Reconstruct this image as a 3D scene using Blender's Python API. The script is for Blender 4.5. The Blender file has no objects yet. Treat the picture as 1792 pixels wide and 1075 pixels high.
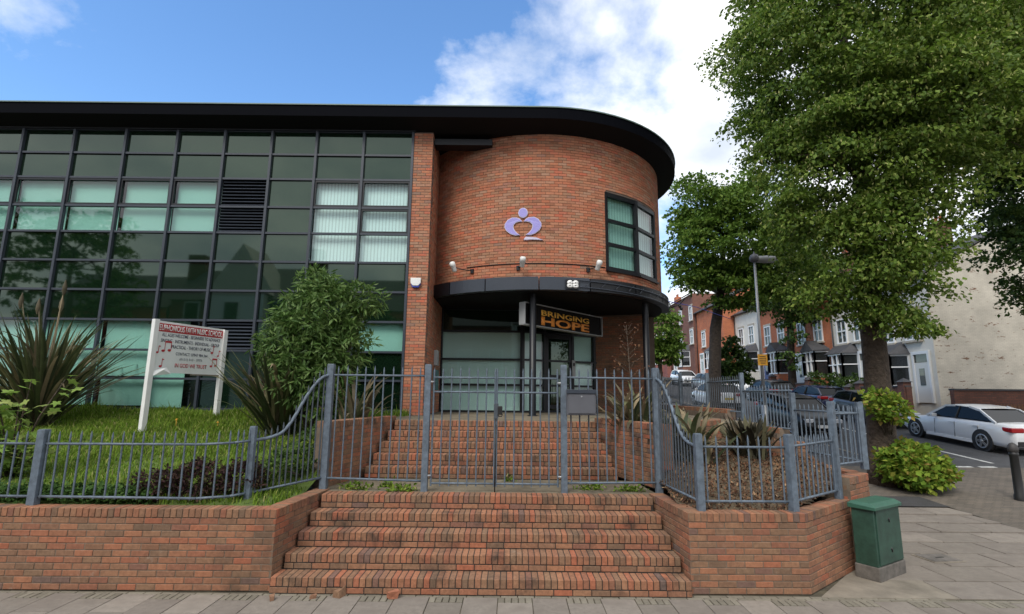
import bpy, bmesh, math, random
import numpy as np
from mathutils import Matrix, Vector

rng = random.Random(7)
nrg = np.random.default_rng(11)
R = math.radians
scene = bpy.context.scene
COL = scene.collection

# ------------------------------------------------------------------ camera
CAM_H = 2.35
cam_data = bpy.data.cameras.new('camera')
cam_data.sensor_width = 36.0
cam_data.lens = 18.0
cam_data.clip_start = 0.05
cam_data.clip_end = 2000.0
cam = bpy.data.objects.new('camera', cam_data)
COL.objects.link(cam)
cam.matrix_world = (Matrix.Translation((0, 0, CAM_H)) @ Matrix.Rotation(R(90 + 9.7), 4, 'X')
                    @ Matrix.Rotation(R(0.6), 4, 'Z'))
scene.camera = cam

# ------------------------------------------------------------------ light
SUN_AZ, SUN_EL = R(205), R(50)          # clockwise from +Y: behind the camera, to the left
world = bpy.data.worlds.new('World')
scene.world = world
world.use_nodes = True
wn, wl = world.node_tree.nodes, world.node_tree.links
wn.clear()
w_out = wn.new('ShaderNodeOutputWorld')
w_bg = wn.new('ShaderNodeBackground')
w_bg.inputs['Strength'].default_value = 0.15
w_sky = wn.new('ShaderNodeTexSky')
w_sky.sky_type = 'NISHITA'
w_sky.sun_disc = False
w_sky.sun_elevation = SUN_EL
w_sky.sun_rotation = SUN_AZ
w_sky.air_density = 1.0
w_sky.dust_density = 0.3
w_sky.ozone_density = 2.5

def wnode(t, **kw):
    n = wn.new(t)
    for k, v in kw.items():
        setattr(n, k, v)
    return n

# procedural clouds: the direction is flattened onto a cloud layer, then two noises
w_tc = wnode('ShaderNodeTexCoord')
w_sep = wnode('ShaderNodeSeparateXYZ')
wl.new(w_tc.outputs['Generated'], w_sep.inputs[0])
w_zz = wnode('ShaderNodeMath', operation='ADD'); w_zz.inputs[1].default_value = 0.30
wl.new(w_sep.outputs['Z'], w_zz.inputs[0])
w_zc = wnode('ShaderNodeMath', operation='MAXIMUM'); w_zc.inputs[1].default_value = 0.05
wl.new(w_zz.outputs[0], w_zc.inputs[0])
w_dx = wnode('ShaderNodeMath', operation='DIVIDE'); wl.new(w_sep.outputs['X'], w_dx.inputs[0]); wl.new(w_zc.outputs[0], w_dx.inputs[1])
w_dy = wnode('ShaderNodeMath', operation='DIVIDE'); wl.new(w_sep.outputs['Y'], w_dy.inputs[0]); wl.new(w_zc.outputs[0], w_dy.inputs[1])
w_cmb = wnode('ShaderNodeCombineXYZ')
wl.new(w_dx.outputs[0], w_cmb.inputs['X']); wl.new(w_dy.outputs[0], w_cmb.inputs['Y'])
w_map = wnode('ShaderNodeMapping')
w_map.inputs['Location'].default_value = (3.3, 1.2, 0.0)
wl.new(w_cmb.outputs[0], w_map.inputs['Vector'])
w_n1 = wnode('ShaderNodeTexNoise')
w_n1.inputs['Scale'].default_value = 1.9
w_n1.inputs['Detail'].default_value = 9.0
w_n1.inputs['Roughness'].default_value = 0.58
w_n1.inputs['Distortion'].default_value = 0.25
wl.new(w_map.outputs[0], w_n1.inputs['Vector'])
# the bank of cloud lies to the right, and behind the camera, the sky opens to blue on the left
w_by = wnode('ShaderNodeMath', operation='MULTIPLY_ADD')
w_by.inputs[1].default_value = -0.34
w_by.inputs[2].default_value = 0.275
wl.new(w_sep.outputs['Y'], w_by.inputs[0])
w_bias = wnode('ShaderNodeMath', operation='MULTIPLY_ADD')
w_bias.inputs[1].default_value = 0.33
wl.new(w_sep.outputs['X'], w_bias.inputs[0])
wl.new(w_by.outputs[0], w_bias.inputs[2])
w_sum = wnode('ShaderNodeMath', operation='ADD')
wl.new(w_n1.outputs['Fac'], w_sum.inputs[0]); wl.new(w_bias.outputs[0], w_sum.inputs[1])
w_ramp = wnode('ShaderNodeValToRGB')
w_ramp.color_ramp.elements[0].position = 0.44
w_ramp.color_ramp.elements[1].position = 0.60
wl.new(w_sum.outputs[0], w_ramp.inputs[0])
w_n2 = wnode('ShaderNodeTexNoise')
w_n2.inputs['Scale'].default_value = 3.2
w_n2.inputs['Detail'].default_value = 6.0
wl.new(w_map.outputs[0], w_n2.inputs['Vector'])
w_cc = wnode('ShaderNodeValToRGB')
w_cc.color_ramp.elements[0].position = 0.32
w_cc.color_ramp.elements[0].color = (0.56, 0.62, 0.72, 1)
w_cc.color_ramp.elements[1].position = 0.60
w_cc.color_ramp.elements[1].color = (0.97, 0.98, 1.0, 1)
wl.new(w_n2.outputs['Fac'], w_cc.inputs[0])
w_cs = wnode('ShaderNodeVectorMath', operation='SCALE')
w_cs.inputs['Scale'].default_value = 4.0
wl.new(w_cc.outputs[0], w_cs.inputs[0])
w_mix = wnode('ShaderNodeMixRGB')
wl.new(w_ramp.outputs[0], w_mix.inputs['Fac'])
w_hs = wnode('ShaderNodeHueSaturation')
w_hs.inputs['Saturation'].default_value = 1.15
w_hs.inputs['Value'].default_value = 0.80
wl.new(w_sky.outputs[0], w_hs.inputs['Color'])
wl.new(w_hs.outputs[0], w_mix.inputs['Color1'])
wl.new(w_cs.outputs[0], w_mix.inputs['Color2'])
wl.new(w_mix.outputs[0], w_bg.inputs['Color'])
wl.new(w_bg.outputs[0], w_out.inputs['Surface'])

sun_data = bpy.data.lights.new('sun', 'SUN')
sun_data.energy = 1.2
sun_data.angle = R(25)
sun_data.color = (1.0, 0.955, 0.88)
sun = bpy.data.objects.new('sun', sun_data)
COL.objects.link(sun)
sdir = Vector((math.sin(SUN_AZ) * math.cos(SUN_EL), math.cos(SUN_AZ) * math.cos(SUN_EL), math.sin(SUN_EL)))
sun.rotation_euler = sdir.to_track_quat('Z', 'Y').to_euler()
sun.location = sdir * 60

vs = scene.view_settings
vs.view_transform = 'Standard'
vs.look = 'None'
vs.exposure = 1.25
vs.gamma = 1.0
vs.use_curve_mapping = False
scene.render.resolution_x = 1024
scene.render.resolution_y = 614

# ------------------------------------------------------------------ materials
MATS = {}

def principled(name, col=(0.5, 0.5, 0.5), rough=0.6, metal=0.0, spec=0.5, ior=None, bump=0.0, bscale=40.0,
               var=0.0, vscale=3.0, coat=0.0):
    """plain surface: base colour, a soft noise variation and a fine bump"""
    m = bpy.data.materials.new(name)
    m.use_nodes = True
    nt = m.node_tree
    b = nt.nodes['Principled BSDF']
    b.inputs['Base Color'].default_value = (*col, 1)
    b.inputs['Roughness'].default_value = rough
    b.inputs['Metallic'].default_value = metal
    b.inputs['Specular IOR Level'].default_value = spec
    if ior:
        b.inputs['IOR'].default_value = ior
    if coat:
        b.inputs['Coat Weight'].default_value = coat
        b.inputs['Coat Roughness'].default_value = 0.05
    if var or bump:
        tc = nt.nodes.new('ShaderNodeTexCoord')
    if var:
        n = nt.nodes.new('ShaderNodeTexNoise')
        n.inputs['Scale'].default_value = vscale
        n.inputs['Detail'].default_value = 6
        n.inputs['Roughness'].default_value = 0.65
        nt.links.new(tc.outputs['Object'], n.inputs['Vector'])
        r = nt.nodes.new('ShaderNodeValToRGB')
        r.color_ramp.elements[0].position = 0.3
        r.color_ramp.elements[1].position = 0.72
        r.color_ramp.elements[0].color = (*[c * (1 - var) for c in col], 1)
        r.color_ramp.elements[1].color = (*[min(1, c * (1 + var)) for c in col], 1)
        nt.links.new(n.outputs['Fac'], r.inputs[0])
        nt.links.new(r.outputs[0], b.inputs['Base Color'])
    if bump:
        n2 = nt.nodes.new('ShaderNodeTexNoise')
        n2.inputs['Scale'].default_value = bscale
        n2.inputs['Detail'].default_value = 4
        nt.links.new(tc.outputs['Object'], n2.inputs['Vector'])
        bp = nt.nodes.new('ShaderNodeBump')
        bp.inputs['Strength'].default_value = bump
        bp.inputs['Distance'].default_value = 0.01
        nt.links.new(n2.outputs['Fac'], bp.inputs['Height'])
        nt.links.new(bp.outputs[0], b.inputs['Normal'])
    MATS[name] = m
    return m

def ramp_mat(name, stops, rough=0.85, nscale=30.0, namt=0.25, stain=0.0, stain_col=(0.03, 0.028, 0.024), stain_scale=1.2,
             bump=0.3, translucent=0.0, spec=0.3, stain_lo=0.52, stain_hi=0.72, pale=0.0):
    """each island of a mesh and each object draws its own colour from the ramp"""
    m = bpy.data.materials.new(name)
    m.use_nodes = True
    nt = m.node_tree
    N, L = nt.nodes, nt.links
    b = N['Principled BSDF']
    b.inputs['Roughness'].default_value = rough
    b.inputs['Specular IOR Level'].default_value = spec
    ge = N.new('ShaderNodeNewGeometry')
    oi = N.new('ShaderNodeObjectInfo')
    ad = N.new('ShaderNodeMath'); ad.operation = 'ADD'
    L.new(ge.outputs['Random Per Island'], ad.inputs[0]); L.new(oi.outputs['Random'], ad.inputs[1])
    fr = N.new('ShaderNodeMath'); fr.operation = 'FRACT'
    L.new(ad.outputs[0], fr.inputs[0])
    rp = N.new('ShaderNodeValToRGB')
    e = rp.color_ramp.elements
    while len(e) < len(stops):
        e.new(0.5)
    for i, (p, c) in enumerate(stops):
        e[i].position = p
        e[i].color = (*c, 1)
    L.new(fr.outputs[0], rp.inputs[0])
    col = rp.outputs[0]
    if namt or stain or bump:
        geo_pos = ge.outputs['Position']
    if namt:
        n = N.new('ShaderNodeTexNoise')
        n.inputs['Scale'].default_value = nscale
        n.inputs['Detail'].default_value = 5
        n.inputs['Roughness'].default_value = 0.7
        L.new(geo_pos, n.inputs['Vector'])
        mr = N.new('ShaderNodeMapRange')
        mr.inputs['From Min'].default_value = 0.25; mr.inputs['From Max'].default_value = 0.75
        mr.inputs['To Min'].default_value = 1 - namt; mr.inputs['To Max'].default_value = 1 + namt
        L.new(n.outputs['Fac'], mr.inputs[0])
        sc = N.new('ShaderNodeVectorMath'); sc.operation = 'SCALE'
        L.new(col, sc.inputs[0]); L.new(mr.outputs[0], sc.inputs['Scale'])
        col = sc.outputs[0]
    if stain:
        n = N.new('ShaderNodeTexNoise')
        n.inputs['Scale'].default_value = stain_scale
        n.inputs['Detail'].default_value = 8
        n.inputs['Roughness'].default_value = 0.62
        L.new(geo_pos, n.inputs['Vector'])
        mr = N.new('ShaderNodeMapRange')
        mr.inputs['From Min'].default_value = stain_lo; mr.inputs['From Max'].default_value = stain_hi
        mr.inputs['To Min'].default_value = 0; mr.inputs['To Max'].default_value = stain
        L.new(n.outputs['Fac'], mr.inputs[0])
        mx = N.new('ShaderNodeMixRGB')
        mx.inputs['Color2'].default_value = (*stain_col, 1)
        L.new(mr.outputs[0], mx.inputs['Fac']); L.new(col, mx.inputs['Color1'])
        col = mx.outputs[0]
    if pale:
        n = N.new('ShaderNodeTexNoise')
        n.inputs['Scale'].default_value = 4.5
        n.inputs['Detail'].default_value = 10
        n.inputs['Roughness'].default_value = 0.75
        L.new(geo_pos, n.inputs['Vector'])
        mr = N.new('ShaderNodeMapRange')
        mr.inputs['From Min'].default_value = 0.60; mr.inputs['From Max'].default_value = 0.74
        mr.inputs['To Max'].default_value = pale
        L.new(n.outputs['Fac'], mr.inputs[0])
        mx = N.new('ShaderNodeMixRGB')
        mx.inputs['Color2'].default_value = (0.34, 0.28, 0.22, 1)
        L.new(mr.outputs[0], mx.inputs['Fac']); L.new(col, mx.inputs['Color1'])
        col = mx.outputs[0]
    L.new(col, b.inputs['Base Color'])
    if bump:
        n = N.new('ShaderNodeTexNoise')
        n.inputs['Scale'].default_value = 90
        n.inputs['Detail'].default_value = 5
        L.new(geo_pos, n.inputs['Vector'])
        bp = N.new('ShaderNodeBump')
        bp.inputs['Strength'].default_value = bump
        bp.inputs['Distance'].default_value = 0.004
        L.new(n.outputs['Fac'], bp.inputs['Height'])
        L.new(bp.outputs[0], b.inputs['Normal'])
    if translucent:
        out = N['Material Output']
        tr = N.new('ShaderNodeBsdfTranslucent')
        L.new(col, tr.inputs['Color'])
        ms = N.new('ShaderNodeMixShader')
        ms.inputs[0].default_value = translucent
        L.new(b.outputs[0], ms.inputs[1]); L.new(tr.outputs[0], ms.inputs[2])
        L.new(ms.outputs[0], out.inputs['Surface'])
    MATS[name] = m
    return m

def glass_mat(name, tint, ior=1.9, rough=0.0, haze=0.0, hazecol=(0.1, 0.2, 0.17)):
    """thin tinted pane: fresnel mirror over a tinted see-through sheet"""
    m = bpy.data.materials.new(name)
    m.use_nodes = True
    N, L = m.node_tree.nodes, m.node_tree.links
    N.remove(N['Principled BSDF'])
    out = N['Material Output']
    tr = N.new('ShaderNodeBsdfTransparent'); tr.inputs[0].default_value = (*tint, 1)
    gl = N.new('ShaderNodeBsdfGlossy'); gl.inputs['Roughness'].default_value = rough
    fr = N.new('ShaderNodeFresnel'); fr.inputs['IOR'].default_value = ior
    base = tr.outputs[0]
    if haze:
        di = N.new('ShaderNodeBsdfDiffuse'); di.inputs[0].default_value = (*hazecol, 1)
        m0 = N.new('ShaderNodeMixShader'); m0.inputs[0].default_value = haze
        L.new(base, m0.inputs[1]); L.new(di.outputs[0], m0.inputs[2])
        base = m0.outputs[0]
    ge = N.new('ShaderNodeNewGeometry')
    inv = N.new('ShaderNodeMath'); inv.operation = 'SUBTRACT'; inv.inputs[0].default_value = 1.0
    L.new(ge.outputs['Backfacing'], inv.inputs[1])
    fm = N.new('ShaderNodeMath'); fm.operation = 'MULTIPLY'
    L.new(fr.outputs[0], fm.inputs[0]); L.new(inv.outputs[0], fm.inputs[1])
    mc = N.new('ShaderNodeMixRGB')
    mc.inputs['Color1'].default_value = (*tint, 1); mc.inputs['Color2'].default_value = (1, 1, 1, 1)
    L.new(ge.outputs['Backfacing'], mc.inputs['Fac']); L.new(mc.outputs[0], tr.inputs[0])
    mx = N.new('ShaderNodeMixShader')
    L.new(fm.outputs[0], mx.inputs[0]); L.new(base, mx.inputs[1]); L.new(gl.outputs[0], mx.inputs[2])
    L.new(mx.outputs[0], out.inputs['Surface'])
    MATS[name] = m
    return m

def brick_tex_mat(name, c1, c2, mortar, scale=1.0, axis='YZ', bump=0.4, patch=None):
    """far brickwork, too small to build: real brick size in metres"""
    m = bpy.data.materials.new(name)
    m.use_nodes = True
    N, L = m.node_tree.nodes, m.node_tree.links
    b = N['Principled BSDF']
    b.inputs['Roughness'].default_value = 0.9
    ge = N.new('ShaderNodeNewGeometry')
    sp = N.new('ShaderNodeSeparateXYZ'); L.new(ge.outputs['Position'], sp.inputs[0])
    ad = N.new('ShaderNodeMath'); ad.operation = 'ADD'
    L.new(sp.outputs['X'], ad.inputs[0]); L.new(sp.outputs['Y'], ad.inputs[1])
    cb = N.new('ShaderNodeCombineXYZ')
    if axis == 'XY':
        L.new(sp.outputs['X'], cb.inputs['X']); L.new(sp.outputs['Y'], cb.inputs['Y'])
    else:
        L.new(ad.outputs[0], cb.inputs['X']); L.new(sp.outputs['Z'], cb.inputs['Y'])
    br = N.new('ShaderNodeTexBrick')
    br.inputs['Scale'].default_value = 1.0
    br.inputs['Brick Width'].default_value = 0.225 * scale
    br.inputs['Row Height'].default_value = 0.075 * scale if axis != 'XY' else 0.1125 * scale
    br.inputs['Mortar Size'].default_value = 0.008 * scale
    br.inputs['Color1'].default_value = (*c1, 1)
    br.inputs['Color2'].default_value = (*c2, 1)
    br.inputs['Mortar'].default_value = (*mortar, 1)
    L.new(cb.outputs[0], br.inputs['Vector'])
    n = N.new('ShaderNodeTexNoise'); n.inputs['Scale'].default_value = 1.4; n.inputs['Detail'].default_value = 8
    L.new(ge.outputs['Position'], n.inputs['Vector'])
    mr = N.new('ShaderNodeMapRange')
    mr.inputs['To Min'].default_value = 0.65; mr.inputs['To Max'].default_value = 1.35
    L.new(n.outputs['Fac'], mr.inputs[0])
    sc = N.new('ShaderNodeVectorMath'); sc.operation = 'SCALE'
    L.new(br.outputs['Color'], sc.inputs[0]); L.new(mr.outputs[0], sc.inputs['Scale'])
    col = sc.outputs[0]
    if patch:
        n2 = N.new('ShaderNodeTexNoise'); n2.inputs['Scale'].default_value = 1.6; n2.inputs['Detail'].default_value = 9
        n2.inputs['Roughness'].default_value = 0.7
        mp = N.new('ShaderNodeMapping'); mp.inputs['Scale'].default_value = (1, 1, 3.2)
        L.new(ge.outputs['Position'], mp.inputs[0]); L.new(mp.outputs[0], n2.inputs['Vector'])
        r2 = N.new('ShaderNodeMapRange')
        r2.inputs['From Min'].default_value = 0.60; r2.inputs['From Max'].default_value = 0.63
        L.new(n2.outputs['Fac'], r2.inputs[0])
        mx = N.new('ShaderNodeMixRGB'); mx.inputs['Color2'].default_value = (*patch, 1)
        L.new(r2.outputs[0], mx.inputs['Fac']); L.new(col, mx.inputs['Color1'])
        col = mx.outputs[0]
    L.new(col, b.inputs['Base Color'])
    bp = N.new('ShaderNodeBump'); bp.inputs['Strength'].default_value = bump; bp.inputs['Distance'].default_value = 0.006
    bp.invert = True
    L.new(br.outputs['Fac'], bp.inputs['Height']); L.new(bp.outputs[0], b.inputs['Normal'])
    MATS[name] = m
    return m

BRICK_STOPS = [(0.0, (0.150, 0.088, 0.056)), (0.15, (0.195, 0.096, 0.056)), (0.30, (0.250, 0.104, 0.058)), (0.45, (0.205, 0.112, 0.066)),
               (0.58, (0.275, 0.124, 0.068)), (0.70, (0.285, 0.092, 0.050)), (0.82, (0.185, 0.108, 0.066)), (0.93, (0.225, 0.088, 0.052)), (1.0, (0.130, 0.082, 0.066))]
ramp_mat('brick', [(p, (1.08 * c[0], 1.15 * c[1], 1.17 * c[2])) for p, c in BRICK_STOPS], namt=0.28, stain=0.6, stain_scale=1.3, nscale=22, stain_col=(0.045, 0.036, 0.028), pale=0.55)
ramp_mat('step_brick', [(p, (1.12 * c[0], 1.2 * c[1], 1.22 * c[2])) for p, c in BRICK_STOPS], namt=0.34, stain=0.8, stain_scale=2.6, nscale=25,
         stain_lo=0.52, stain_hi=0.72, pale=0.35)
ramp_mat('tower_brick', [(0.0, (0.25, 0.115, 0.066)), (0.2, (0.40, 0.140, 0.075)), (0.4, (0.30, 0.165, 0.10)), (0.6, (0.44, 0.170, 0.092)),
                         (0.78, (0.35, 0.20, 0.13)), (0.9, (0.45, 0.125, 0.068)), (1.0, (0.24, 0.15, 0.11))], namt=0.18, bump=0.1, nscale=18, pale=0.45)
principled('mortar', (0.15, 0.115, 0.085), 0.95, bump=0.3, var=0.35, vscale=6)
principled('step_mortar', (0.035, 0.028, 0.023), 0.95, bump=0.3, var=0.3, vscale=6)
principled('tower_mortar', (0.13, 0.095, 0.075), 0.95, var=0.2, vscale=6)
ramp_mat('slab', [(0.0, (0.165, 0.145, 0.122)), (0.4, (0.205, 0.18, 0.153)), (0.7, (0.18, 0.157, 0.134)), (1.0, (0.235, 0.206, 0.175))],
         namt=0.22, nscale=14, stain=0.65, stain_scale=3.5, stain_col=(0.12, 0.10, 0.085), stain_lo=0.5, stain_hi=0.75, bump=0.35)
ramp_mat('sett', [(0.0, (0.15, 0.135, 0.105)), (1.0, (0.21, 0.19, 0.15))], namt=0.2, nscale=14)
principled('joint_dirt', (0.075, 0.064, 0.042), 0.95, var=0.5, vscale=4, bump=0.4)
principled('concrete', (0.19, 0.165, 0.13), 0.9, var=0.35, vscale=2.5, bump=0.4)
principled('landing_concrete', (0.15, 0.125, 0.085), 0.92, var=0.45, vscale=2.0, bump=0.5, bscale=60)
principled('asphalt', (0.062, 0.062, 0.064), 0.9, var=0.3, vscale=0.9, bump=0.5, bscale=120)
principled('dark_asphalt', (0.045, 0.043, 0.043), 0.9, var=0.25, vscale=2, bump=0.5, bscale=120)
brick_tex_mat('block_paving', (0.14, 0.115, 0.092), (0.10, 0.085, 0.07), (0.05, 0.045, 0.032), axis='XY', scale=0.9)
principled('earth', (0.10, 0.075, 0.045), 0.95, var=0.4, vscale=1.5)
principled('turf', (0.075, 0.115, 0.02), 0.95, var=0.35, vscale=2)
principled('road_paint', (0.55, 0.55, 0.52), 0.8, var=0.4, vscale=8)
principled('black_metal', (0.006, 0.007, 0.010), 0.42, spec=0.4)
principled('roof_metal', (0.0012, 0.0016, 0.0035), 0.75, spec=0.05)
principled('soffit_black', (0.006, 0.006, 0.007), 0.7, spec=0.2)
principled('frame_metal', (0.035, 0.043, 0.058), 0.42, spec=0.45)
principled('edge_metal', (0.13, 0.19, 0.17), 0.5)
principled('fence_paint', (0.105, 0.135, 0.170), 0.6, var=0.36, vscale=11, bump=0.2, bscale=60)
principled('fence_paint_dark', (0.062, 0.076, 0.092), 0.55, var=0.25, vscale=7)
principled('galvanised', (0.38, 0.39, 0.40), 0.45, metal=0.4)
principled('white_paint', (0.72, 0.72, 0.70), 0.5, var=0.06, vscale=3)
principled('board_white', (0.74, 0.76, 0.74), 0.45, var=0.06, vscale=2)
principled('sign_red', (0.42, 0.022, 0.030), 0.5)
principled('sign_navy', (0.03, 0.04, 0.07), 0.5)
principled('sign_black', (0.006, 0.005, 0.005), 0.7, spec=0.15)
principled('sign_gold', (0.85, 0.44, 0.06), 0.5)
principled('sign_orange', (0.85, 0.30, 0.045), 0.5)
principled('lilac', (0.30, 0.27, 0.62), 0.45)
principled('lilac_edge', (0.55, 0.52, 0.66), 0.45)
principled('mailbox_grey', (0.095, 0.098, 0.112), 0.5, var=0.1)
principled('cabinet_green', (0.022, 0.062, 0.043), 0.55, var=0.4, vscale=6, bump=0.08)
principled('cabinet_lid', (0.030, 0.100, 0.066), 0.5, var=0.15, vscale=4)
principled('plinth', (0.12, 0.108, 0.095), 0.9, var=0.4, vscale=7, bump=0.4)
principled('lock_black', (0.012, 0.012, 0.012), 0.5)
principled('alarm_blue', (0.04, 0.06, 0.35), 0.4)
principled('plastic_grey', (0.30, 0.31, 0.31), 0.5)
principled('teal_box', (0.05, 0.13, 0.13), 0.5)
principled('interior', (0.02, 0.024, 0.022), 0.95)
principled('bark_brown', (0.075, 0.055, 0.04), 0.95, var=0.5, vscale=9, bump=0.9, bscale=14)
principled('bark_dark', (0.04, 0.03, 0.023), 0.95, var=0.5, vscale=9, bump=0.9, bscale=14)
for k_ in ('bark_brown', 'bark_dark'):
    for n_ in MATS[k_].node_tree.nodes:
        if n_.type == 'BUMP': n_.inputs['Distance'].default_value = 0.06
ramp_mat('mulch', [(0.0, (0.035, 0.018, 0.012)), (0.35, (0.085, 0.04, 0.022)), (0.7, (0.15, 0.07, 0.035)), (0.9, (0.22, 0.12, 0.06)), (1.0, (0.36, 0.24, 0.14))], namt=0.2)
ramp_mat('grass', [(0.0, (0.075, 0.14, 0.014)), (0.45, (0.140, 0.235, 0.022)), (0.8, (0.20, 0.30, 0.035)), (0.92, (0.28, 0.31, 0.07)), (1.0, (0.36, 0.33, 0.15))], namt=0.12, nscale=3, bump=0, translucent=0.35)
ramp_mat('ivy', [(0.0, (0.03, 0.075, 0.015)), (0.6, (0.06, 0.13, 0.025)), (1.0, (0.11, 0.19, 0.04))], namt=0.15, bump=0, translucent=0.25)
ramp_mat('bract', [(0.0, (0.26, 0.30, 0.09)), (1.0, (0.46, 0.45, 0.18))], namt=0.1, bump=0, translucent=0.3)
ramp_mat('lime_leaf', [(0.0, (0.058, 0.110, 0.014)), (0.4, (0.105, 0.175, 0.022)), (0.75, (0.155, 0.235, 0.034)), (1.0, (0.23, 0.29, 0.055))], namt=0.35, nscale=1.0, bump=0, translucent=0.38, rough=0.6)
ramp_mat('street_leaf', [(0.0, (0.050, 0.105, 0.014)), (0.5, (0.105, 0.19, 0.024)), (1.0, (0.20, 0.29, 0.05))], namt=0.2, nscale=1.2, bump=0, translucent=0.4, rough=0.6)
ramp_mat('dark_leaf', [(0.0, (0.026, 0.058, 0.011)), (0.6, (0.056, 0.108, 0.018)), (1.0, (0.10, 0.155, 0.03))], namt=0.2, nscale=1.2, bump=0, translucent=0.3, rough=0.6)
ramp_mat('yellow_leaf', [(0.0, (0.09, 0.18, 0.020)), (0.5, (0.18, 0.28, 0.030)), (0.85, (0.30, 0.35, 0.05)), (1.0, (0.30, 0.19, 0.06))], namt=0.2, nscale=3, bump=0, translucent=0.35)
ramp_mat('shrub_leaf', [(0.0, (0.05, 0.105, 0.022)), (0.5, (0.085, 0.16, 0.036)), (1.0, (0.17, 0.25, 0.075))], namt=0.2, nscale=3, bump=0, translucent=0.3, rough=0.5)
ramp_mat('sycamore_leaf', [(0.0, (0.15, 0.25, 0.045)), (0.6, (0.22, 0.33, 0.07)), (1.0, (0.32, 0.36, 0.11))], namt=0.2, nscale=5, bump=0, translucent=0.35)
ramp_mat('burgundy_leaf', [(0.0, (0.022, 0.014, 0.014)), (0.5, (0.055, 0.022, 0.022)), (0.8, (0.075, 0.045, 0.025)), (1.0, (0.05, 0.075, 0.025))], namt=0.2, nscale=4, bump=0, translucent=0.2)
ramp_mat('flax_leaf', [(0.0, (0.038, 0.050, 0.024)), (0.5, (0.078, 0.094, 0.042)), (0.85, (0.14, 0.145, 0.07)), (1.0, (0.19, 0.155, 0.08))], namt=0.25, nscale=6, bump=0, translucent=0.2, rough=0.5)
ramp_mat('dry_flax', [(0.0, (0.07, 0.06, 0.035)), (0.5, (0.16, 0.13, 0.08)), (1.0, (0.32, 0.25, 0.15))], namt=0.25, nscale=6, bump=0, translucent=0.2, rough=0.6)
pd_ = principled('pane_dark', (0.004, 0.012, 0.006), 0.03, spec=0.5, ior=1.75, bump=0.012, bscale=1.3)
pd_.node_tree.nodes['Principled BSDF'].inputs['Specular Tint'].default_value = (0.80, 1.0, 0.84, 1)
glass_mat('pane_clear', (0.80, 0.92, 0.90), ior=1.7, rough=0.01)
glass_mat('pane_teal', (0.58, 0.78, 0.73), ior=1.85, rough=0.01)
glass_mat('pane_far', (0.35, 0.4, 0.4), ior=1.6, haze=0.35, hazecol=(0.05, 0.055, 0.06))

def blind_mat(name, col, wave, direction):
    m = bpy.data.materials.new(name)
    m.use_nodes = True
    N, L = m.node_tree.nodes, m.node_tree.links
    b = N['Principled BSDF']
    b.inputs['Roughness'].default_value = 0.8
    ge = N.new('ShaderNodeNewGeometry')
    wv = N.new('ShaderNodeTexWave')
    wv.bands_direction = direction
    wv.inputs['Scale'].default_value = wave
    wv.inputs['Distortion'].default_value = 0.15
    L.new(ge.outputs['Position'], wv.inputs['Vector'])
    r = N.new('ShaderNodeValToRGB')
    r.color_ramp.elements[0].color = (*[c * 0.72 for c in col], 1)
    r.color_ramp.elements[1].color = (*col, 1)
    r.color_ramp.elements[1].position = 0.45
    L.new(wv.outputs['Fac'], r.inputs[0])
    L.new(r.outputs[0], b.inputs['Base Color'])
    MATS[name] = m
blind_mat('blind_vertical', (0.80, 0.86, 0.86), 3.6, 'X')
blind_mat('blind_teal', (0.72, 0.84, 0.80), 12.0, 'Z')

# ------------------------------------------------------------------ helpers
WORLD_OF = {}

def link(o, parent=None, local=False):
    COL.objects.link(o)
    if parent is not None:
        o.parent = parent
        if not local:
            o.matrix_parent_inverse = WORLD_OF.get(parent.name, Matrix()).inverted()
    return o

def tag(o, label=None, cat=None, group=None, kind=None):
    if label: o['label'] = label
    if cat: o['category'] = cat
    if group: o['group'] = group
    if kind: o['kind'] = kind
    return o

def thing(name, label, cat, loc=(0, 0, 0), rotz=0.0, group=None):
    o = bpy.data.objects.new(name, None)
    o.empty_display_size = 0.2
    COL.objects.link(o)
    o.location = loc
    o.rotation_euler = (0, 0, rotz)
    WORLD_OF[o.name] = Matrix.Translation(loc) @ Matrix.Rotation(rotz, 4, 'Z')
    return tag(o, label, cat, group)

def rz(a):
    return Matrix.Rotation(a, 4, 'Z')

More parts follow.
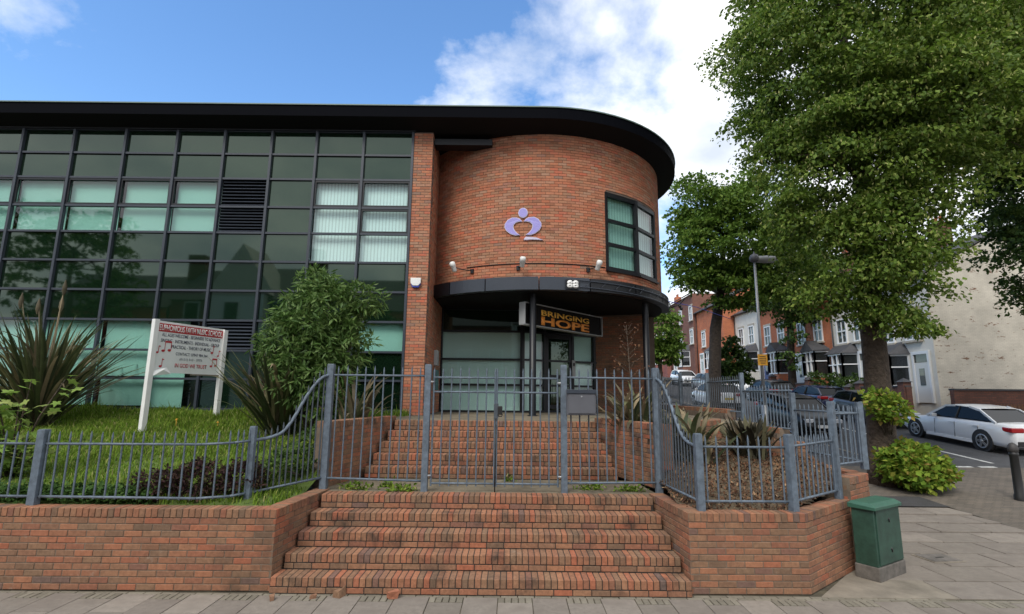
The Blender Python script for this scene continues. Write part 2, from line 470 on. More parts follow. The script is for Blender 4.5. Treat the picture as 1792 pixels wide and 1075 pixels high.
class MB:
    """collects shapes; build() links them as one mesh object"""
    def __init__(self):
        self.v = []; self.f = []; self.smooth = []
    def add(self, verts, faces, mat=None, smooth=False):
        o = len(self.v)
        if mat is not None:
            verts = [mat @ Vector(p) for p in verts]
        self.v.extend([tuple(p) for p in verts])
        self.f.extend([tuple(i + o for i in f) for f in faces])
        self.smooth.extend([smooth] * len(faces))
        return self
    def box(self, c, s, rot=0.0, mat=None):
        x, y, z = (s[0] / 2, s[1] / 2, s[2] / 2)
        vs_ = [(sx * x, sy * y, sz * z) for sx in (-1, 1) for sy in (-1, 1) for sz in (-1, 1)]
        fs = [(0, 1, 3, 2), (4, 6, 7, 5), (0, 4, 5, 1), (2, 3, 7, 6), (0, 2, 6, 4), (1, 5, 7, 3)]
        m = Matrix.Translation(c) @ rz(rot)
        if mat is not None:
            m = mat @ m
        return self.add(vs_, fs, m)
    def beam(self, p0, p1, w, h):
        """box from p0 to p1, w across (horizontal), h tall"""
        p0, p1 = Vector(p0), Vector(p1)
        d = p1 - p0
        L_ = d.length
        d.normalize()
        up = Vector((0, 0, 1))
        if abs(d.z) > 0.99:
            up = Vector((0, 1, 0))
        s = d.cross(up).normalized()
        u = s.cross(d).normalized()
        m = Matrix(((s.x, d.x, u.x, p0.x), (s.y, d.y, u.y, p0.y), (s.z, d.z, u.z, p0.z), (0, 0, 0, 1)))
        return self.box((0, L_ / 2, 0), (w, L_, h), mat=m)
    def tube(self, pts, r, n=8, caps=True):
        """round tube along a path; r a number or one per point"""
        pts = [Vector(p) for p in pts]
        rs = r if isinstance(r, (list, tuple)) else [r] * len(pts)
        o = len(self.v)
        t0 = (pts[1] - pts[0]).normalized()
        ref = Vector((0, 0, 1)) if abs(t0.z) < 0.9 else Vector((1, 0, 0))
        a = t0.cross(ref).normalized()
        rings = []
        for i, p in enumerate(pts):
            if i == 0: t = pts[1] - pts[0]
            elif i == len(pts) - 1: t = pts[-1] - pts[-2]
            else: t = pts[i + 1] - pts[i - 1]
            t.normalize()
            a = (a - t * a.dot(t)).normalized()
            b = t.cross(a)
            rings.append([p + (a * math.cos(2 * math.pi * k / n) + b * math.sin(2 * math.pi * k / n)) * rs[i] for k in range(n)])
        vs_ = [q for ring in rings for q in ring]
        fs = []
        for i in range(len(pts) - 1):
            for k in range(n):
                fs.append((i * n + k, i * n + (k + 1) % n, (i + 1) * n + (k + 1) % n, (i + 1) * n + k))
        self.add(vs_, fs, smooth=True)
        if caps:
            self.f.append(tuple(o + k for k in range(n))[::-1]); self.smooth.append(False)
            e = o + (len(pts) - 1) * n
            self.f.append(tuple(e + k for k in range(n))); self.smooth.append(False)
        return self
    def prism(self, poly, z0, z1, mat=None):
        """flat polygon (x, y) pulled up from z0 to z1"""
        n = len(poly)
        vs_ = [(x, y, z0) for x, y in poly] + [(x, y, z1) for x, y in poly]
        fs = [tuple(range(n))[::-1], tuple(range(n, 2 * n))]
        fs += [(i, (i + 1) % n, n + (i + 1) % n, n + i) for i in range(n)]
        return self.add(vs_, fs, mat)
    def lathe(self, prof, c=(0, 0, 0), n=16, mat=None, caps=True):
        """prof: (radius, z) from bottom to top"""
        vs_ = []; fs = []
        for r, z in prof:
            vs_ += [(c[0] + r * math.cos(2 * math.pi * k / n), c[1] + r * math.sin(2 * math.pi * k / n), c[2] + z) for k in range(n)]
        for i in range(len(prof) - 1):
            fs += [(i * n + k, i * n + (k + 1) % n, (i + 1) * n + (k + 1) % n, (i + 1) * n + k) for k in range(n)]
        self.add(vs_, fs, mat, smooth=True)
        if not caps: return self
        self.add([vs_[k] for k in range(n)], [tuple(range(n))[::-1]], mat)
        self.add([vs_[(len(prof) - 1) * n + k] for k in range(n)], [tuple(range(n))], mat)
        return self
    def quad(self, a, b, c, d):
        return self.add([a, b, c, d], [(0, 1, 2, 3)])
    def mesh(self, name, bevel=0.0):
        me = bpy.data.meshes.new(name)
        me.from_pydata(self.v, [], self.f)
        me.polygons.foreach_set('use_smooth', self.smooth)
        if bevel:
            bm = bmesh.new(); bm.from_mesh(me)
            bmesh.ops.remove_doubles(bm, verts=bm.verts, dist=1e-5)
            ed = [e for e in bm.edges if len(e.link_faces) == 2 and e.calc_face_angle(0) > 0.5]
            bmesh.ops.bevel(bm, geom=ed, offset=bevel, segments=2, affect='EDGES', profile=0.6)
            bm.to_mesh(me); bm.free()
        me.update()
        return me
    def build(self, name, mat, parent=None, local=False, bevel=0.0):
        me = self.mesh(name, bevel)
        if mat: me.materials.append(MATS[mat])
        o = bpy.data.objects.new(name, me)
        return link(o, parent, local)

def np_mesh(name, V, F, mat, parent=None, local=False, smooth=False):
    V = np.asarray(V, dtype=np.float32); F = np.asarray(F, dtype=np.int32)
    me = bpy.data.meshes.new(name)
    me.vertices.add(len(V)); me.vertices.foreach_set('co', V.ravel())
    k = F.shape[1]
    me.loops.add(F.size); me.loops.foreach_set('vertex_index', F.ravel())
    me.polygons.add(len(F))
    me.polygons.foreach_set('loop_start', np.arange(0, F.size, k, dtype=np.int32))
    me.polygons.foreach_set('use_smooth', np.full(len(F), smooth))
    me.update(calc_edges=True)
    me.materials.append(MATS[mat])
    o = bpy.data.objects.new(name, me)
    return link(o, parent, local)

def chamfer_box(s, ch=0.004):
    """brick with softened edges: 24 corner points, 44 triangles"""
    hx, hy, hz = s[0] / 2, s[1] / 2, s[2] / 2
    vs_ = []; idx = {}
    for sx in (-1, 1):
        for sy in (-1, 1):
            for sz in (-1, 1):
                for ax in range(3):
                    p = [sx * (hx - ch), sy * (hy - ch), sz * (hz - ch)]
                    p[ax] = (sx * hx, sy * hy, sz * hz)[ax]
                    idx[(sx, sy, sz, ax)] = len(vs_)
                    vs_.append(tuple(p))
    fs = []
    for ax in range(3):
        o1, o2 = [a for a in range(3) if a != ax]
        for s_ in (-1, 1):
            q = []
            for a, b in ((-1, -1), (1, -1), (1, 1), (-1, 1)):
                k = [0, 0, 0]; k[ax] = s_; k[o1] = a; k[o2] = b
                q.append(idx[(*k, ax)])
            fs.append(tuple(q))
    for e in range(3):
        o1, o2 = [a for a in range(3) if a != e]
        for a in (-1, 1):
            for b in (-1, 1):
                k0 = [0, 0, 0]; k1 = [0, 0, 0]
                k0[e] = -1; k1[e] = 1
                for k in (k0, k1):
                    k[o1] = a; k[o2] = b
                fs.append((idx[(*k0, o1)], idx[(*k1, o1)], idx[(*k1, o2)], idx[(*k0, o2)]))
    for sx in (-1, 1):
        for sy in (-1, 1):
            for sz in (-1, 1):
                fs.append(tuple(idx[(sx, sy, sz, a)] for a in range(3)))
    return vs_, fs

_box_mesh = {}
def box_mesh(s, mat, ch=0.004):
    key = (tuple(round(v, 3) for v in s), mat, ch)
    if key not in _box_mesh:
        v, f = chamfer_box(key[0], ch)
        me = bpy.data.meshes.new('piece')
        me.from_pydata(v, [], f)
        bm = bmesh.new(); bm.from_mesh(me); bmesh.ops.recalc_face_normals(bm, faces=bm.faces); bm.to_mesh(me); bm.free()
        me.materials.append(MATS[mat])
        _box_mesh[key] = me
    return _box_mesh[key]

def pieces(items, mat, parent, name='brick', limit=300, rest='brickwork', ch=0.004):
    """items: (centre, rotz, size). The nearest become objects of their own, the others one mesh."""
    items = sorted(items, key=lambda t: t[0][0] ** 2 + t[0][1] ** 2 + (t[0][2] - CAM_H) ** 2)
    inv = WORLD_OF.get(parent.name, Matrix()).inverted()
    for c, a, s in items[:limit]:
        o = bpy.data.objects.new(name, box_mesh(s, mat, ch))
        o.location = c
        o.rotation_euler = (0, 0, a)
        COL.objects.link(o)
        o.parent = parent
        o.matrix_parent_inverse = inv
    if len(items) > limit:
        mb = MB()
        for c, a, s in items[limit:]:
            v, f = chamfer_box(s, ch)
            mb.add(v, f, Matrix.Translation(c) @ rz(a))
        o = mb.build(rest, mat, parent)
        me = o.data
        bm = bmesh.new(); bm.from_mesh(me); bmesh.ops.recalc_face_normals(bm, faces=bm.faces); bm.to_mesh(me); bm.free()
        o['kind'] = 'stuff'

def wall_items(p0, p1, z0, courses, depth=0.1, cap=True, out=None, jit=0.0025, skip=None):
    """stretcher bond along p0->p1, the face on the line, the brick body to the left of the direction; a soldier cap on top"""
    p0, p1 = Vector(p0), Vector(p1)
    d = p1 - p0
    L_ = d.length
    d.normalize()
    n = Vector((-d.y, d.x))
    a = math.atan2(d.y, d.x)
    it = []
    for k in range(courses):
        x = -0.1125 if k % 2 else 0.0
        while x < L_ - 0.02:
            xa, xb = max(x, 0), min(x + 0.215, L_)
            if xb - xa > 0.03:
                c = p0 + d * (xa + xb) / 2 + n * (depth / 2 + rng.uniform(-jit, jit))
                it.append(((c.x, c.y, z0 + k * 0.075 + 0.0375), a + rng.uniform(-.004, .004), (round(xb - xa, 3), depth, 0.065)))
            x += 0.225
    if cap:
        z = z0 + courses * 0.075
        cnt = max(1, round(L_ / 0.0755))
        w = L_ / cnt
        for i in range(cnt):
            c = p0 + d * (i + .5) * w + n * (0.215 / 2 - 0.006 + rng.uniform(-jit, jit))
            it.append(((c.x, c.y, z + 0.056 + rng.uniform(-.002, .002)), a + rng.uniform(-.01, .01), (round(w - 0.009, 3), 0.215, 0.102)))
    return it

def wall_core(mb, p0, p1, z0, z1, depth, inset=0.006):
    p0, p1 = Vector(p0), Vector(p1)
    d = (p1 - p0).normalized()
    n = Vector((-d.y, d.x))
    a, b = p0 + n * inset, p1 + n * inset
    c, e = p1 + n * depth, p0 + n * depth
    mb.prism([(a.x, a.y), (b.x, b.y), (c.x, c.y), (e.x, e.y)], z0, z1)

def leaf_cloud(P, size, aspect=0.55, up=0.45, droop=0.0, rg=nrg, fold=0.25, outward=None):
    """a folded four-cornered leaf at every point; returns verts, faces"""
    n = len(P)
    d = rg.normal(size=(n, 3)); d[:, 2] -= droop
    if outward is not None:
        d += outward
    d /= np.linalg.norm(d, axis=1, keepdims=True)
    nz = rg.normal(size=(n, 3)) * (1 - up); nz[:, 2] += up * 1.6
    s = np.cross(d, nz); s /= np.linalg.norm(s, axis=1, keepdims=True) + 1e-9
    nn = np.cross(s, d)
    sz = size * rg.uniform(0.65, 1.3, size=(n, 1))
    w = sz * aspect * 0.5
    mid = P + d * sz * 0.45
    V = np.empty((n, 4, 3))
    V[:, 0] = P
    V[:, 1] = mid + s * w + nn * w * fold
    V[:, 2] = P + d * sz
    V[:, 3] = mid - s * w + nn * w * fold
    i = np.arange(n)[:, None] * 4
    F = np.concatenate([i + np.array([[0, 1, 2]]), i + np.array([[0, 2, 3]])], axis=0)
    return V.reshape(-1, 3), F

def ellipsoid_points(n, c, r, rg=nrg, shell=0.55):
    u = rg.normal(size=(n, 3)); u /= np.linalg.norm(u, axis=1, keepdims=True)
    rad = shell + (1 - shell) * rg.random((n, 1)) ** 0.7
    return np.array(c) + u * rad * np.array(r)

def text_mesh(txt, width, height, mat, parent, M_, name, bold=0.0, depth=0.004):
    """lettering as a thin mesh: fitted to width x height, centred on M_ (x right, y up, z out)"""
    cu = bpy.data.curves.new(name, 'FONT')
    cu.body = txt
    cu.size = 1.0
    cu.align_x = 'LEFT'
    cu.offset = bold
    cu.resolution_u = 3
    to = bpy.data.objects.new(name, cu)
    COL.objects.link(to)
    dg = bpy.context.evaluated_depsgraph_get()
    me = bpy.data.meshes.new_from_object(to.evaluated_get(dg))
    bpy.data.objects.remove(to)
    co = np.empty(len(me.vertices) * 3, dtype=np.float32); me.vertices.foreach_get('co', co)
    co = co.reshape(-1, 3)
    lo, hi = co.min(0), co.max(0)
    co[:, 0] = ((co[:, 0] - lo[0]) / (hi[0] - lo[0]) - 0.5) * width
    co[:, 1] = ((co[:, 1] - lo[1]) / (hi[1] - lo[1]) - 0.5) * height
    co[:, 2] = 0
    me.vertices.foreach_set('co', co.ravel())
    bm = bmesh.new(); bm.from_mesh(me)
    r_ = bmesh.ops.extrude_face_region(bm, geom=bm.faces[:])
    bmesh.ops.translate(bm, verts=[e for e in r_['geom'] if isinstance(e, bmesh.types.BMVert)], vec=(0, 0, depth))
    bmesh.ops.recalc_face_normals(bm, faces=bm.faces)
    bmesh.ops.transform(bm, matrix=M_, verts=bm.verts)
    bm.to_mesh(me); bm.free()
    me.materials.clear(); me.materials.append(MATS[mat])
    o = bpy.data.objects.new(name, me)
    return link(o, parent)

def frame_matrix(origin, u, n):
    """x along u, y up, z along n"""
    u = Vector(u).normalized(); n = Vector(n).normalized(); v = n.cross(u)
    return Matrix(((u.x, v.x, n.x, origin[0]), (u.y, v.y, n.y, origin[1]), (u.z, v.z, n.z, origin[2]), (0, 0, 0, 1)))

def ground_z(y):
    return 0.085 * (math.log1p(math.exp(y - 10.6)) if y < 40 else y - 10.6)
# ================================================================== SETTING
def gz(y):
    return ground_z(min(y, 85.0))

def sheet(name, x0, x1, ys, dz, mat, nx=1):
    mb = MB()
    xs = [x0 + (x1 - x0) * i / nx for i in range(nx + 1)]
    vs_ = [(x, y, gz(y) + dz) for y in ys for x in xs]
    k = nx + 1
    fs = [(j * k + i, j * k + i + 1, (j + 1) * k + i + 1, (j + 1) * k + i) for j in range(len(ys) - 1) for i in range(nx)]
    mb.add(vs_, fs)
    o = mb.build(name, mat)
    o['kind'] = 'structure'
    return o

def frange(a, b, s):
    n = max(1, int(math.ceil((b - a) / s)))
    return [a + (b - a) * i / n for i in range(n + 1)]

sheet('ground', -500, 600, [-500, -60, 0] + frange(4, 20, 1) + frange(22, 84, 4) + [85, 800], -0.20, 'earth')
sheet('main_road', -300, 400, [-8.2, 3.1], -0.12, 'asphalt')
sheet('far_pavement', -300, 400, [-11.2, -8.2], -0.004, 'slab')
sheet('side_road', 11.3, 18.5, frange(15.4, 110, 1.0), -0.09, 'asphalt')
side_pave = sheet('side_pavement', 5.4, 11.18, frange(15.4, 110, 1.0), -0.004, 'asphalt')
sheet('house_pavement', 18.62, 20.4, frange(15.4, 110, 1.0), -0.004, 'asphalt')
sheet('raised_crossing', 9.3, 60, frange(6.58, 15.4, 0.4), -0.004, 'block_paving')
sheet('tree_pavement', 5.4, 9.3, frange(11.4, 15.4, 0.4), -0.004, 'block_paving')
tp = sheet('tarmac_patch', 6.6, 9.32, frange(11.38, 12.2, 0.35), 0.004, 'dark_asphalt')

kerb = MB()
for x in (11.24, 18.56):
    ys = frange(15.4, 110, 1.0)
    for a, b in zip(ys[:-1], ys[1:]):
        kerb.beam((x, a, gz(a) - 0.05), (x, b, gz(b) - 0.05), 0.12, 0.12)
kerb.box((0, 3.16, -0.07), (600, 0.12, 0.15))
kerb.box((0, -8.26, -0.07), (600, 0.12, 0.15))
ko = kerb.build('kerb', 'concrete'); ko['kind'] = 'structure'

mk = MB()
for a, b in ((16.4, 18.7), (21.5, 24.5), (28, 31)):
    for y0, y1 in zip(frange(a, b, 0.6)[:-1], frange(a, b, 0.6)[1:]):
        mk.quad((14.85, y0, gz(y0) - 0.085), (14.98, y0, gz(y0) - 0.085), (14.98, y1, gz(y1) - 0.085), (14.85, y1, gz(y1) - 0.085))
for x0 in (12.6, 13.3, 14.0):
    mk.quad((x0, 15.75, gz(15.75) - 0.084), (x0 + .5, 15.75, gz(15.75) - 0.084), (x0 + .5, 15.93, gz(15.93) - 0.084), (x0, 15.93, gz(15.93) - 0.084))
mo = mk.build('road_marking', 'road_paint'); mo['kind'] = 'structure'

# ------------------------------------------------------------ pavement in front of the wall
pave = sheet('pavement', -60, 60, [3.22, 6.85], -0.012, 'joint_dirt')
slabs, setts, edging = [], [], []
pw = 0.40
for i in range(-18, 34):
    xc = i * pw + 0.07
    j = lambda: rng.uniform(-0.0025, 0.0025)
    if i % 2 == 0:
        for k in range(5):
            setts.append(((xc - pw / 2 + (k + .5) * pw / 5, 6.43, -0.024 + j()), rng.uniform(-.02, .02), (pw / 5 - 0.012, 0.15, 0.05)))
        slabs.append(((xc, 6.05, -0.025 + j()), 0, (pw - 0.009, 0.59, 0.05)))
        slabs.append(((xc, 5.45, -0.025 + j()), 0, (pw - 0.009, 0.59, 0.05)))
    else:
        slabs.append(((xc, 6.245, -0.025 + j()), 0, (pw - 0.009, 0.50, 0.05)))
        slabs.append(((xc, 5.69, -0.025 + j()), 0, (pw - 0.009, 0.59, 0.05)))
for i in range(-36, 80):
    edging.append(((i * 0.2, 6.53, -0.026 + rng.uniform(-.003, .003)), rng.uniform(-.02, .02), (0.19, 0.05, 0.05)))
pieces(slabs, 'slab', pave, 'paving_slab', 300, 'paving', 0.003)
pieces(setts, 'sett', pave, 'sett', 300, 'sett_paving', 0.003)
for i in range(8, 26):
    edging.append(((i * 0.2 + .1, 6.6, -0.028 + rng.uniform(-.003, .003)), rng.uniform(-.02, .02), (0.19, 0.07, 0.05)))
pieces(edging, 'sett', pave, 'edging_sett', 300, 'edging', 0.003)

corner = MB()
corner.prism([(3.3, 6.86), (9.3, 6.86), (9.3, 12.2), (5.0, 12.2)], -0.16, -0.009)
corner = corner.build('corner_pavement', 'joint_dirt'); corner['kind'] = 'structure'

def in_poly(x, y, poly):
    c = False
    for (x0, y0), (x1, y1) in zip(poly, poly[1:] + poly[:1]):
        if (y0 > y) != (y1 > y) and x < (x1 - x0) * (y - y0) / (y1 - y0) + x0:
            c = not c
    return c

slabs = []
row = 0
y = 6.60
while y < 11.3:
    dy = 0.6
    x = 4.5 - (0.45 if row % 2 else 0.0)
    while x < 9.2:
        wd = min(0.9, 9.29 - x)
        xc, yc = x + wd / 2, y + dy / 2
        left = xc - wd / 2
        # the concrete patch round the cabinet and the tarmac by the bush stay free
        wall_x = 3.68 + (yc - 0.3 - 6.7) * 1.18 if yc < 8.4 else 5.45
        ok = left > wall_x + 0.05 and not (xc < 5.6 and yc < 7.4)
        if ok and wd > 0.15:
            slabs.append(((xc, yc, -0.025 + gz(yc) + rng.uniform(-.004, .004)), rng.uniform(-.004, .004), (round(wd - 0.018, 3), dy - 0.018, 0.05)))
        x += 0.9
    y += dy; row += 1
pieces(slabs, 'slab', corner, 'paving_slab', 300, 'paving', 0.003)
cp = MB().prism([(3.72, 6.6), (5.39, 6.6), (5.39, 7.15), (5.75, 7.9), (5.3, 8.2), (4.9, 7.75)], -0.02, 0.002)
cp = cp.build('concrete_patch', 'concrete'); cp['kind'] = 'structure'
hatch = thing('inspection_cover', 'pale square inspection cover set askew in the corner pavement slabs', 'cover', (6.4, 8.15, 0.0), 0.12)
MB().box((0, 0, 0.004), (0.52, 0.40, 0.02)).build('frame', 'concrete', hatch, True)
MB().box((0, 0, 0.010), (0.46, 0.34, 0.02)).build('lid', 'plinth', hatch, True)
MB().box((0.02, 0, 0.021), (0.12, 0.03, 0.006)).build('lifting_slot', 'lock_black', hatch, True)

# ------------------------------------------------------------ lower flight of brick steps
RISE, GOING = 0.183, 0.285
def flight(name, label, y0, z0, n, xl, xr, mat, limit, run_after):
    t = thing(name, label, 'steps', (0, y0, z0))
    core = MB(); items = []
    for k in range(n):
        yf = y0 + k * GOING
        a, b = xl(k), xr(k)
        zt = z0 + (k + 1) * RISE
        yb = y0 + n * GOING if k < n - 1 else yf + run_after
        core.prism([(a, yf + 0.007), (b, yf + 0.007), (b, yb), (a, yb)], zt - RISE - 0.004 * k, zt - 0.005 - 0.0003 * k)
        cnt = round((b - a) / 0.0755)
        w = (b - a) / cnt
        for i in range(cnt):
            items.append(((a + (i + .5) * w, yf + 0.14 + rng.uniform(-.004, .004), zt - 0.051 + rng.uniform(-.002, .002)), rng.uniform(-.008, .008),
                          (round(w - 0.010, 3), 0.28, 0.102)))
        x = a - (0.1 if k % 2 else 0.0)
        while x < b - 0.02:
            xa, xb = max(x, a), min(x + 0.215, b)
            if xb - xa > 0.03:
                items.append((((xa + xb) / 2, yf + 0.046 + rng.uniform(-.002, .003), zt - RISE + 0.0385), 0, (round(xb - xa, 3), 0.09, 0.062)))
            x += 0.225
    core.build('mortar_bed', 'step_mortar', t)
    pieces(items, mat, t, 'brick', limit, 'brickwork')
    return t

flight('brick_steps', 'five wide red brick steps rising from the pavement to the railings', 6.54, 0.0, 5,
       lambda k: -2.84 + 0.035 * k, lambda k: 2.17 - 0.03 * k, 'step_brick', 300, 0.285)
flight('brick_steps', 'five narrower red brick steps behind the railings leading to the entrance', 9.15, 0.915, 5,
       lambda k: -2.50 + 0.055 * k, lambda k: 1.85 - 0.045 * k, 'step_brick', 300, 0.285)

ld = MB().prism([(-2.84, 7.945), (2.2, 7.945), (2.1, 9.16), (-2.75, 9.16)], 0.2, 0.911).build('landing', 'landing_concrete'); ld['kind'] = 'structure'
te = MB().prism([(-2.6, 10.56), (5.1, 10.56), (5.1, 24), (-2.6, 24)], 0.2, 1.826).build('terrace', 'landing_concrete'); te['kind'] = 'structure'

# loose broken brick at the foot of the steps
for x, yy, s, rr in ((-2.27, 6.42, 0.045, .5), (-1.98, 6.49, 0.10, 1.2), (-1.35, 6.45, 0.085, .2), (-2.72, 6.36, 0.055, 2.0)):
    mb = MB()
    pts = [(s * rng.uniform(.55, 1) * sx * .9, s * rng.uniform(.5, 1) * sy * .6, s * (0.0 if sz < 0 else rng.uniform(.6, 1.1))) for sx in (-1, 1) for sy in (-1, 1) for sz in (-1, 1)]
    mb.add(pts, [(0, 1, 3, 2), (4, 6, 7, 5), (0, 4, 5, 1), (2, 3, 7, 6), (0, 2, 6, 4), (1, 5, 7, 3)], Matrix.Translation((x, yy, 0.0)) @ rz(rr))
    o = mb.build('brick_fragment', 'step_brick')
    lab = {-2.27: 'small flat chip of brick lying by the bottom step', -1.98: 'tall broken brick piece leaning on the bottom step',
           -1.35: 'half brick lying before the bottom step, rightmost of the rubble', -2.72: 'greyish brick chip at the corner of the left wall'}[x]
    tag(o, lab, 'rubble', 'broken brick pieces on the pavement')

# ------------------------------------------------------------ retaining walls
def brick_wall(name, label, runs, mat='brick', limit=300, mort='mortar'):
    """runs: (p0, p1, z0, courses, cap, depth)"""
    x, y = runs[0][0]
    t = thing(name, label, 'wall', (x, y, runs[0][2]))
    core = MB(); items = []
    for p0, p1, z0, c, cap, dep in runs:
        zt = z0 + c * 0.075
        wall_core(core, p0, p1, z0, zt + 0.003, dep)
        if cap:
            wall_core(core, p0, p1, zt + 0.003, zt + 0.098, 0.195, 0.004)
        items += wall_items(p0, p1, z0, c, cap=cap)
    core.build('mortar_core', mort, t)
    pieces(items, mat, t, 'brick', limit, 'brickwork')
    return t

brick_wall('retaining_wall', 'long low red brick retaining wall below the lawn railing', [
    ((-13.0, 6.50), (-2.86, 6.61), 0.0, 11, True, 0.25), ((-2.86, 6.61), (-2.71, 8.05), 0.0, 11, True, 0.2)])
brick_wall('planter_wall', 'angled red brick planter wall right of the steps beside the green cabinet', [
    ((2.06, 7.95), (2.20, 6.65), 0.0, 11, True, 0.2), ((2.20, 6.65), (3.66, 6.68), 0.0, 11, True, 0.25), ((3.66, 6.68), (4.82, 7.62), 0.0, 11, True, 0.25)])
brick_wall('pier_wall', 'taller brick wall end rising behind the green cabinet', [
    ((4.84, 7.60), (5.40, 8.04), 0.0, 15, True, 0.4), ((5.40, 8.04), (5.42, 10.2), 0.0, 15, True, 0.25)], limit=200)
brick_wall('boundary_wall', 'brick boundary wall under the upper railing along the side pavement', [
    ((5.42, 10.2), (5.42, 12.6), 0.0, 22, True, 0.25), ((5.42, 12.6), (5.42, 30.0), 0.0, 26, True, 0.25)], limit=60)
brick_wall('stair_flank_wall', 'splayed brick side wall left of the upper steps', [
    ((-2.84, 8.22), (-2.30, 10.5), 0.90, 12, True, 0.22), ((-2.84 - .22, 8.28), (-2.84, 8.22), 0.90, 12, True, 0.1)], mat='step_brick', limit=260)
brick_wall('stair_flank_wall', 'splayed brick side wall right of the upper steps', [
    ((1.68, 10.5), (2.36, 8.30), 0.90, 12, True, 0.22), ((2.36, 8.30), (2.58, 8.36), 0.90, 12, True, 0.1)], mat='step_brick', limit=260)
arc = [(3.05 + 1.25 * math.sin(R(a)), 10.9 - 1.25 * math.cos(R(a))) for a in (-35, -12, 11, 34, 57, 80)]
brick_wall('planter_kerb_wall', 'curved low brick wall holding the bed behind the dark spiky shrub', [
    (arc[i], arc[i + 1], 1.2, 8, True, 0.15) for i in range(len(arc) - 1)], limit=120)
brick_wall('garden_edge_wall', 'short low brick wall right of the dark spiky shrub', [((4.35, 9.35), (5.15, 9.15), 1.1, 5, True, 0.15)], limit=60)

# ------------------------------------------------------------ lawn bank, mulch bed
def lawn_xmax(y):
    return -3.0 if y < 8.2 else -2.9 + min(1.0, (y - 8.3) / 2.2) * 0.5

def lawn_z(x, y):
    if x > -3.5 and y < 8.25:
        k = min(1, (x + 3.5) / 0.4) * min(1, (8.25 - y) / 0.2)
    else:
        k = 0
    return 0.89 + (y - 6.8) * 0.168 * (1 - k) + 0.035 * math.sin(x * 1.3) * math.sin(y * 1.1 + x * .4) * min(1, max(0, 12.4 - y))

mb = MB(); NXL, NYL = 60, 26
vs_ = []
for jy in range(NYL + 1):
    yy = 6.74 + (12.68 - 6.74) * jy / NYL
    for ix in range(NXL + 1):
        xx = -17 + (lawn_xmax(yy) + 17) * ix / NXL
        vs_.append((xx, yy, lawn_z(xx, yy)))
mb.add(vs_, [(j * (NXL + 1) + i, j * (NXL + 1) + i + 1, (j + 1) * (NXL + 1) + i + 1, (j + 1) * (NXL + 1) + i) for j in range(NYL) for i in range(NXL)], smooth=True)
lw = mb.build('lawn', 'turf'); lw['kind'] = 'structure'

bed_poly = [(2.28, 6.86), (3.58, 6.88), (4.66, 7.76), (5.22, 8.2), (5.22, 10.58), (1.75, 10.58), (2.42, 8.3), (2.2, 7.9)]
def bed_z(x, y):
    return 0.885 + max(0, y - 6.9) * 0.20 + 0.03 * math.sin(3 * x) * math.cos(2.3 * y)
mb = MB(); vs_ = []; fs_ = []; idx = {}
NB = 40
for jy in range(NB + 1):
    for ix in range(NB + 1):
        xx, yy = 1.7 + 3.6 * ix / NB, 6.8 + 3.8 * jy / NB
        idx[ix, jy] = len(vs_); vs_.append((xx, yy, bed_z(xx, yy)))
for jy in range(NB):
    for ix in range(NB):
        xx, yy = 1.7 + 3.6 * (ix + .5) / NB, 6.8 + 3.8 * (jy + .5) / NB
        if in_poly(xx, yy, bed_poly):
            fs_.append((idx[ix, jy], idx[ix + 1, jy], idx[ix + 1, jy + 1], idx[ix, jy + 1]))
mb.add(vs_, fs_, smooth=True)
bo = mb.build('planting_bed', 'earth'); bo['kind'] = 'structure'

# bark chips: thin splinters lying on the bed
pts = []
while len(pts) < 15000:
    x, y = rng.uniform(2.2, 5.3), rng.uniform(6.85, 10.6)
    if in_poly(x, y, bed_poly):
        pts.append((x, y, bed_z(x, y) + rng.uniform(0.0, 0.022)))
V, F = leaf_cloud(np.array(pts), 0.055, aspect=0.38, up=0.75, fold=0.1)
o = np_mesh('bark_mulch', V, F, 'mulch')
tag(o, 'brown bark chips covering the planting bed behind the right railing', 'mulch', kind='stuff')

# grass: bent blades, thicker and longer towards the building
n = 75000
gx = nrg.uniform(-16, -2.4, n); gy = 6.9 + (12.6 - 6.9) * nrg.random(n) ** 0.85
keep = np.array([x < lawn_xmax(y) - 0.03 for x, y in zip(gx, gy)]); gx, gy = gx[keep], gy[keep]; n = len(gx)
gzv = np.array([lawn_z(x, y) for x, y in zip(gx, gy)])
patch = 0.75 + 0.35 * np.sin(gx * 2.1 + 1.3 * np.sin(gy * 1.7)) * np.sin(gy * 2.7 + gx)
h = (0.085 + 0.075 * nrg.random(n)) * patch * (1 + 0.55 * (gy > 11.6))
tall = nrg.random(n) < 0.012; h[tall] *= 2.1
az = nrg.uniform(0, 2 * np.pi, n); ln = nrg.uniform(.15, .9, n)
w = 0.006 + 0.004 * nrg.random(n)
B = np.stack([gx, gy, gzv - 0.01], 1); S = np.stack([np.cos(az), np.sin(az), 0 * az], 1) * w[:, None]
D = np.stack([-np.sin(az), np.cos(az), 0 * az], 1)
V = np.empty((n, 5, 3))
V[:, 0] = B - S; V[:, 1] = B + S
mid = B + D * (h * ln * .3)[:, None] + np.array([0, 0, 1]) * (h * .6)[:, None]
V[:, 2] = mid + S * .8; V[:, 3] = mid - S * .8
V[:, 4] = B + D * (h * ln)[:, None] + np.array([0, 0, 1]) * h[:, None]
i = np.arange(n)[:, None] * 5
F = np.concatenate([i + np.array([[0, 1, 2]]), i + np.array([[0, 2, 3]]), i + np.array([[3, 2, 4]])])
o = np_mesh('grass', V.reshape(-1, 3), F, 'grass')
tag(o, 'bright green long grass on the bank before the glass facade', 'grass', kind='stuff')
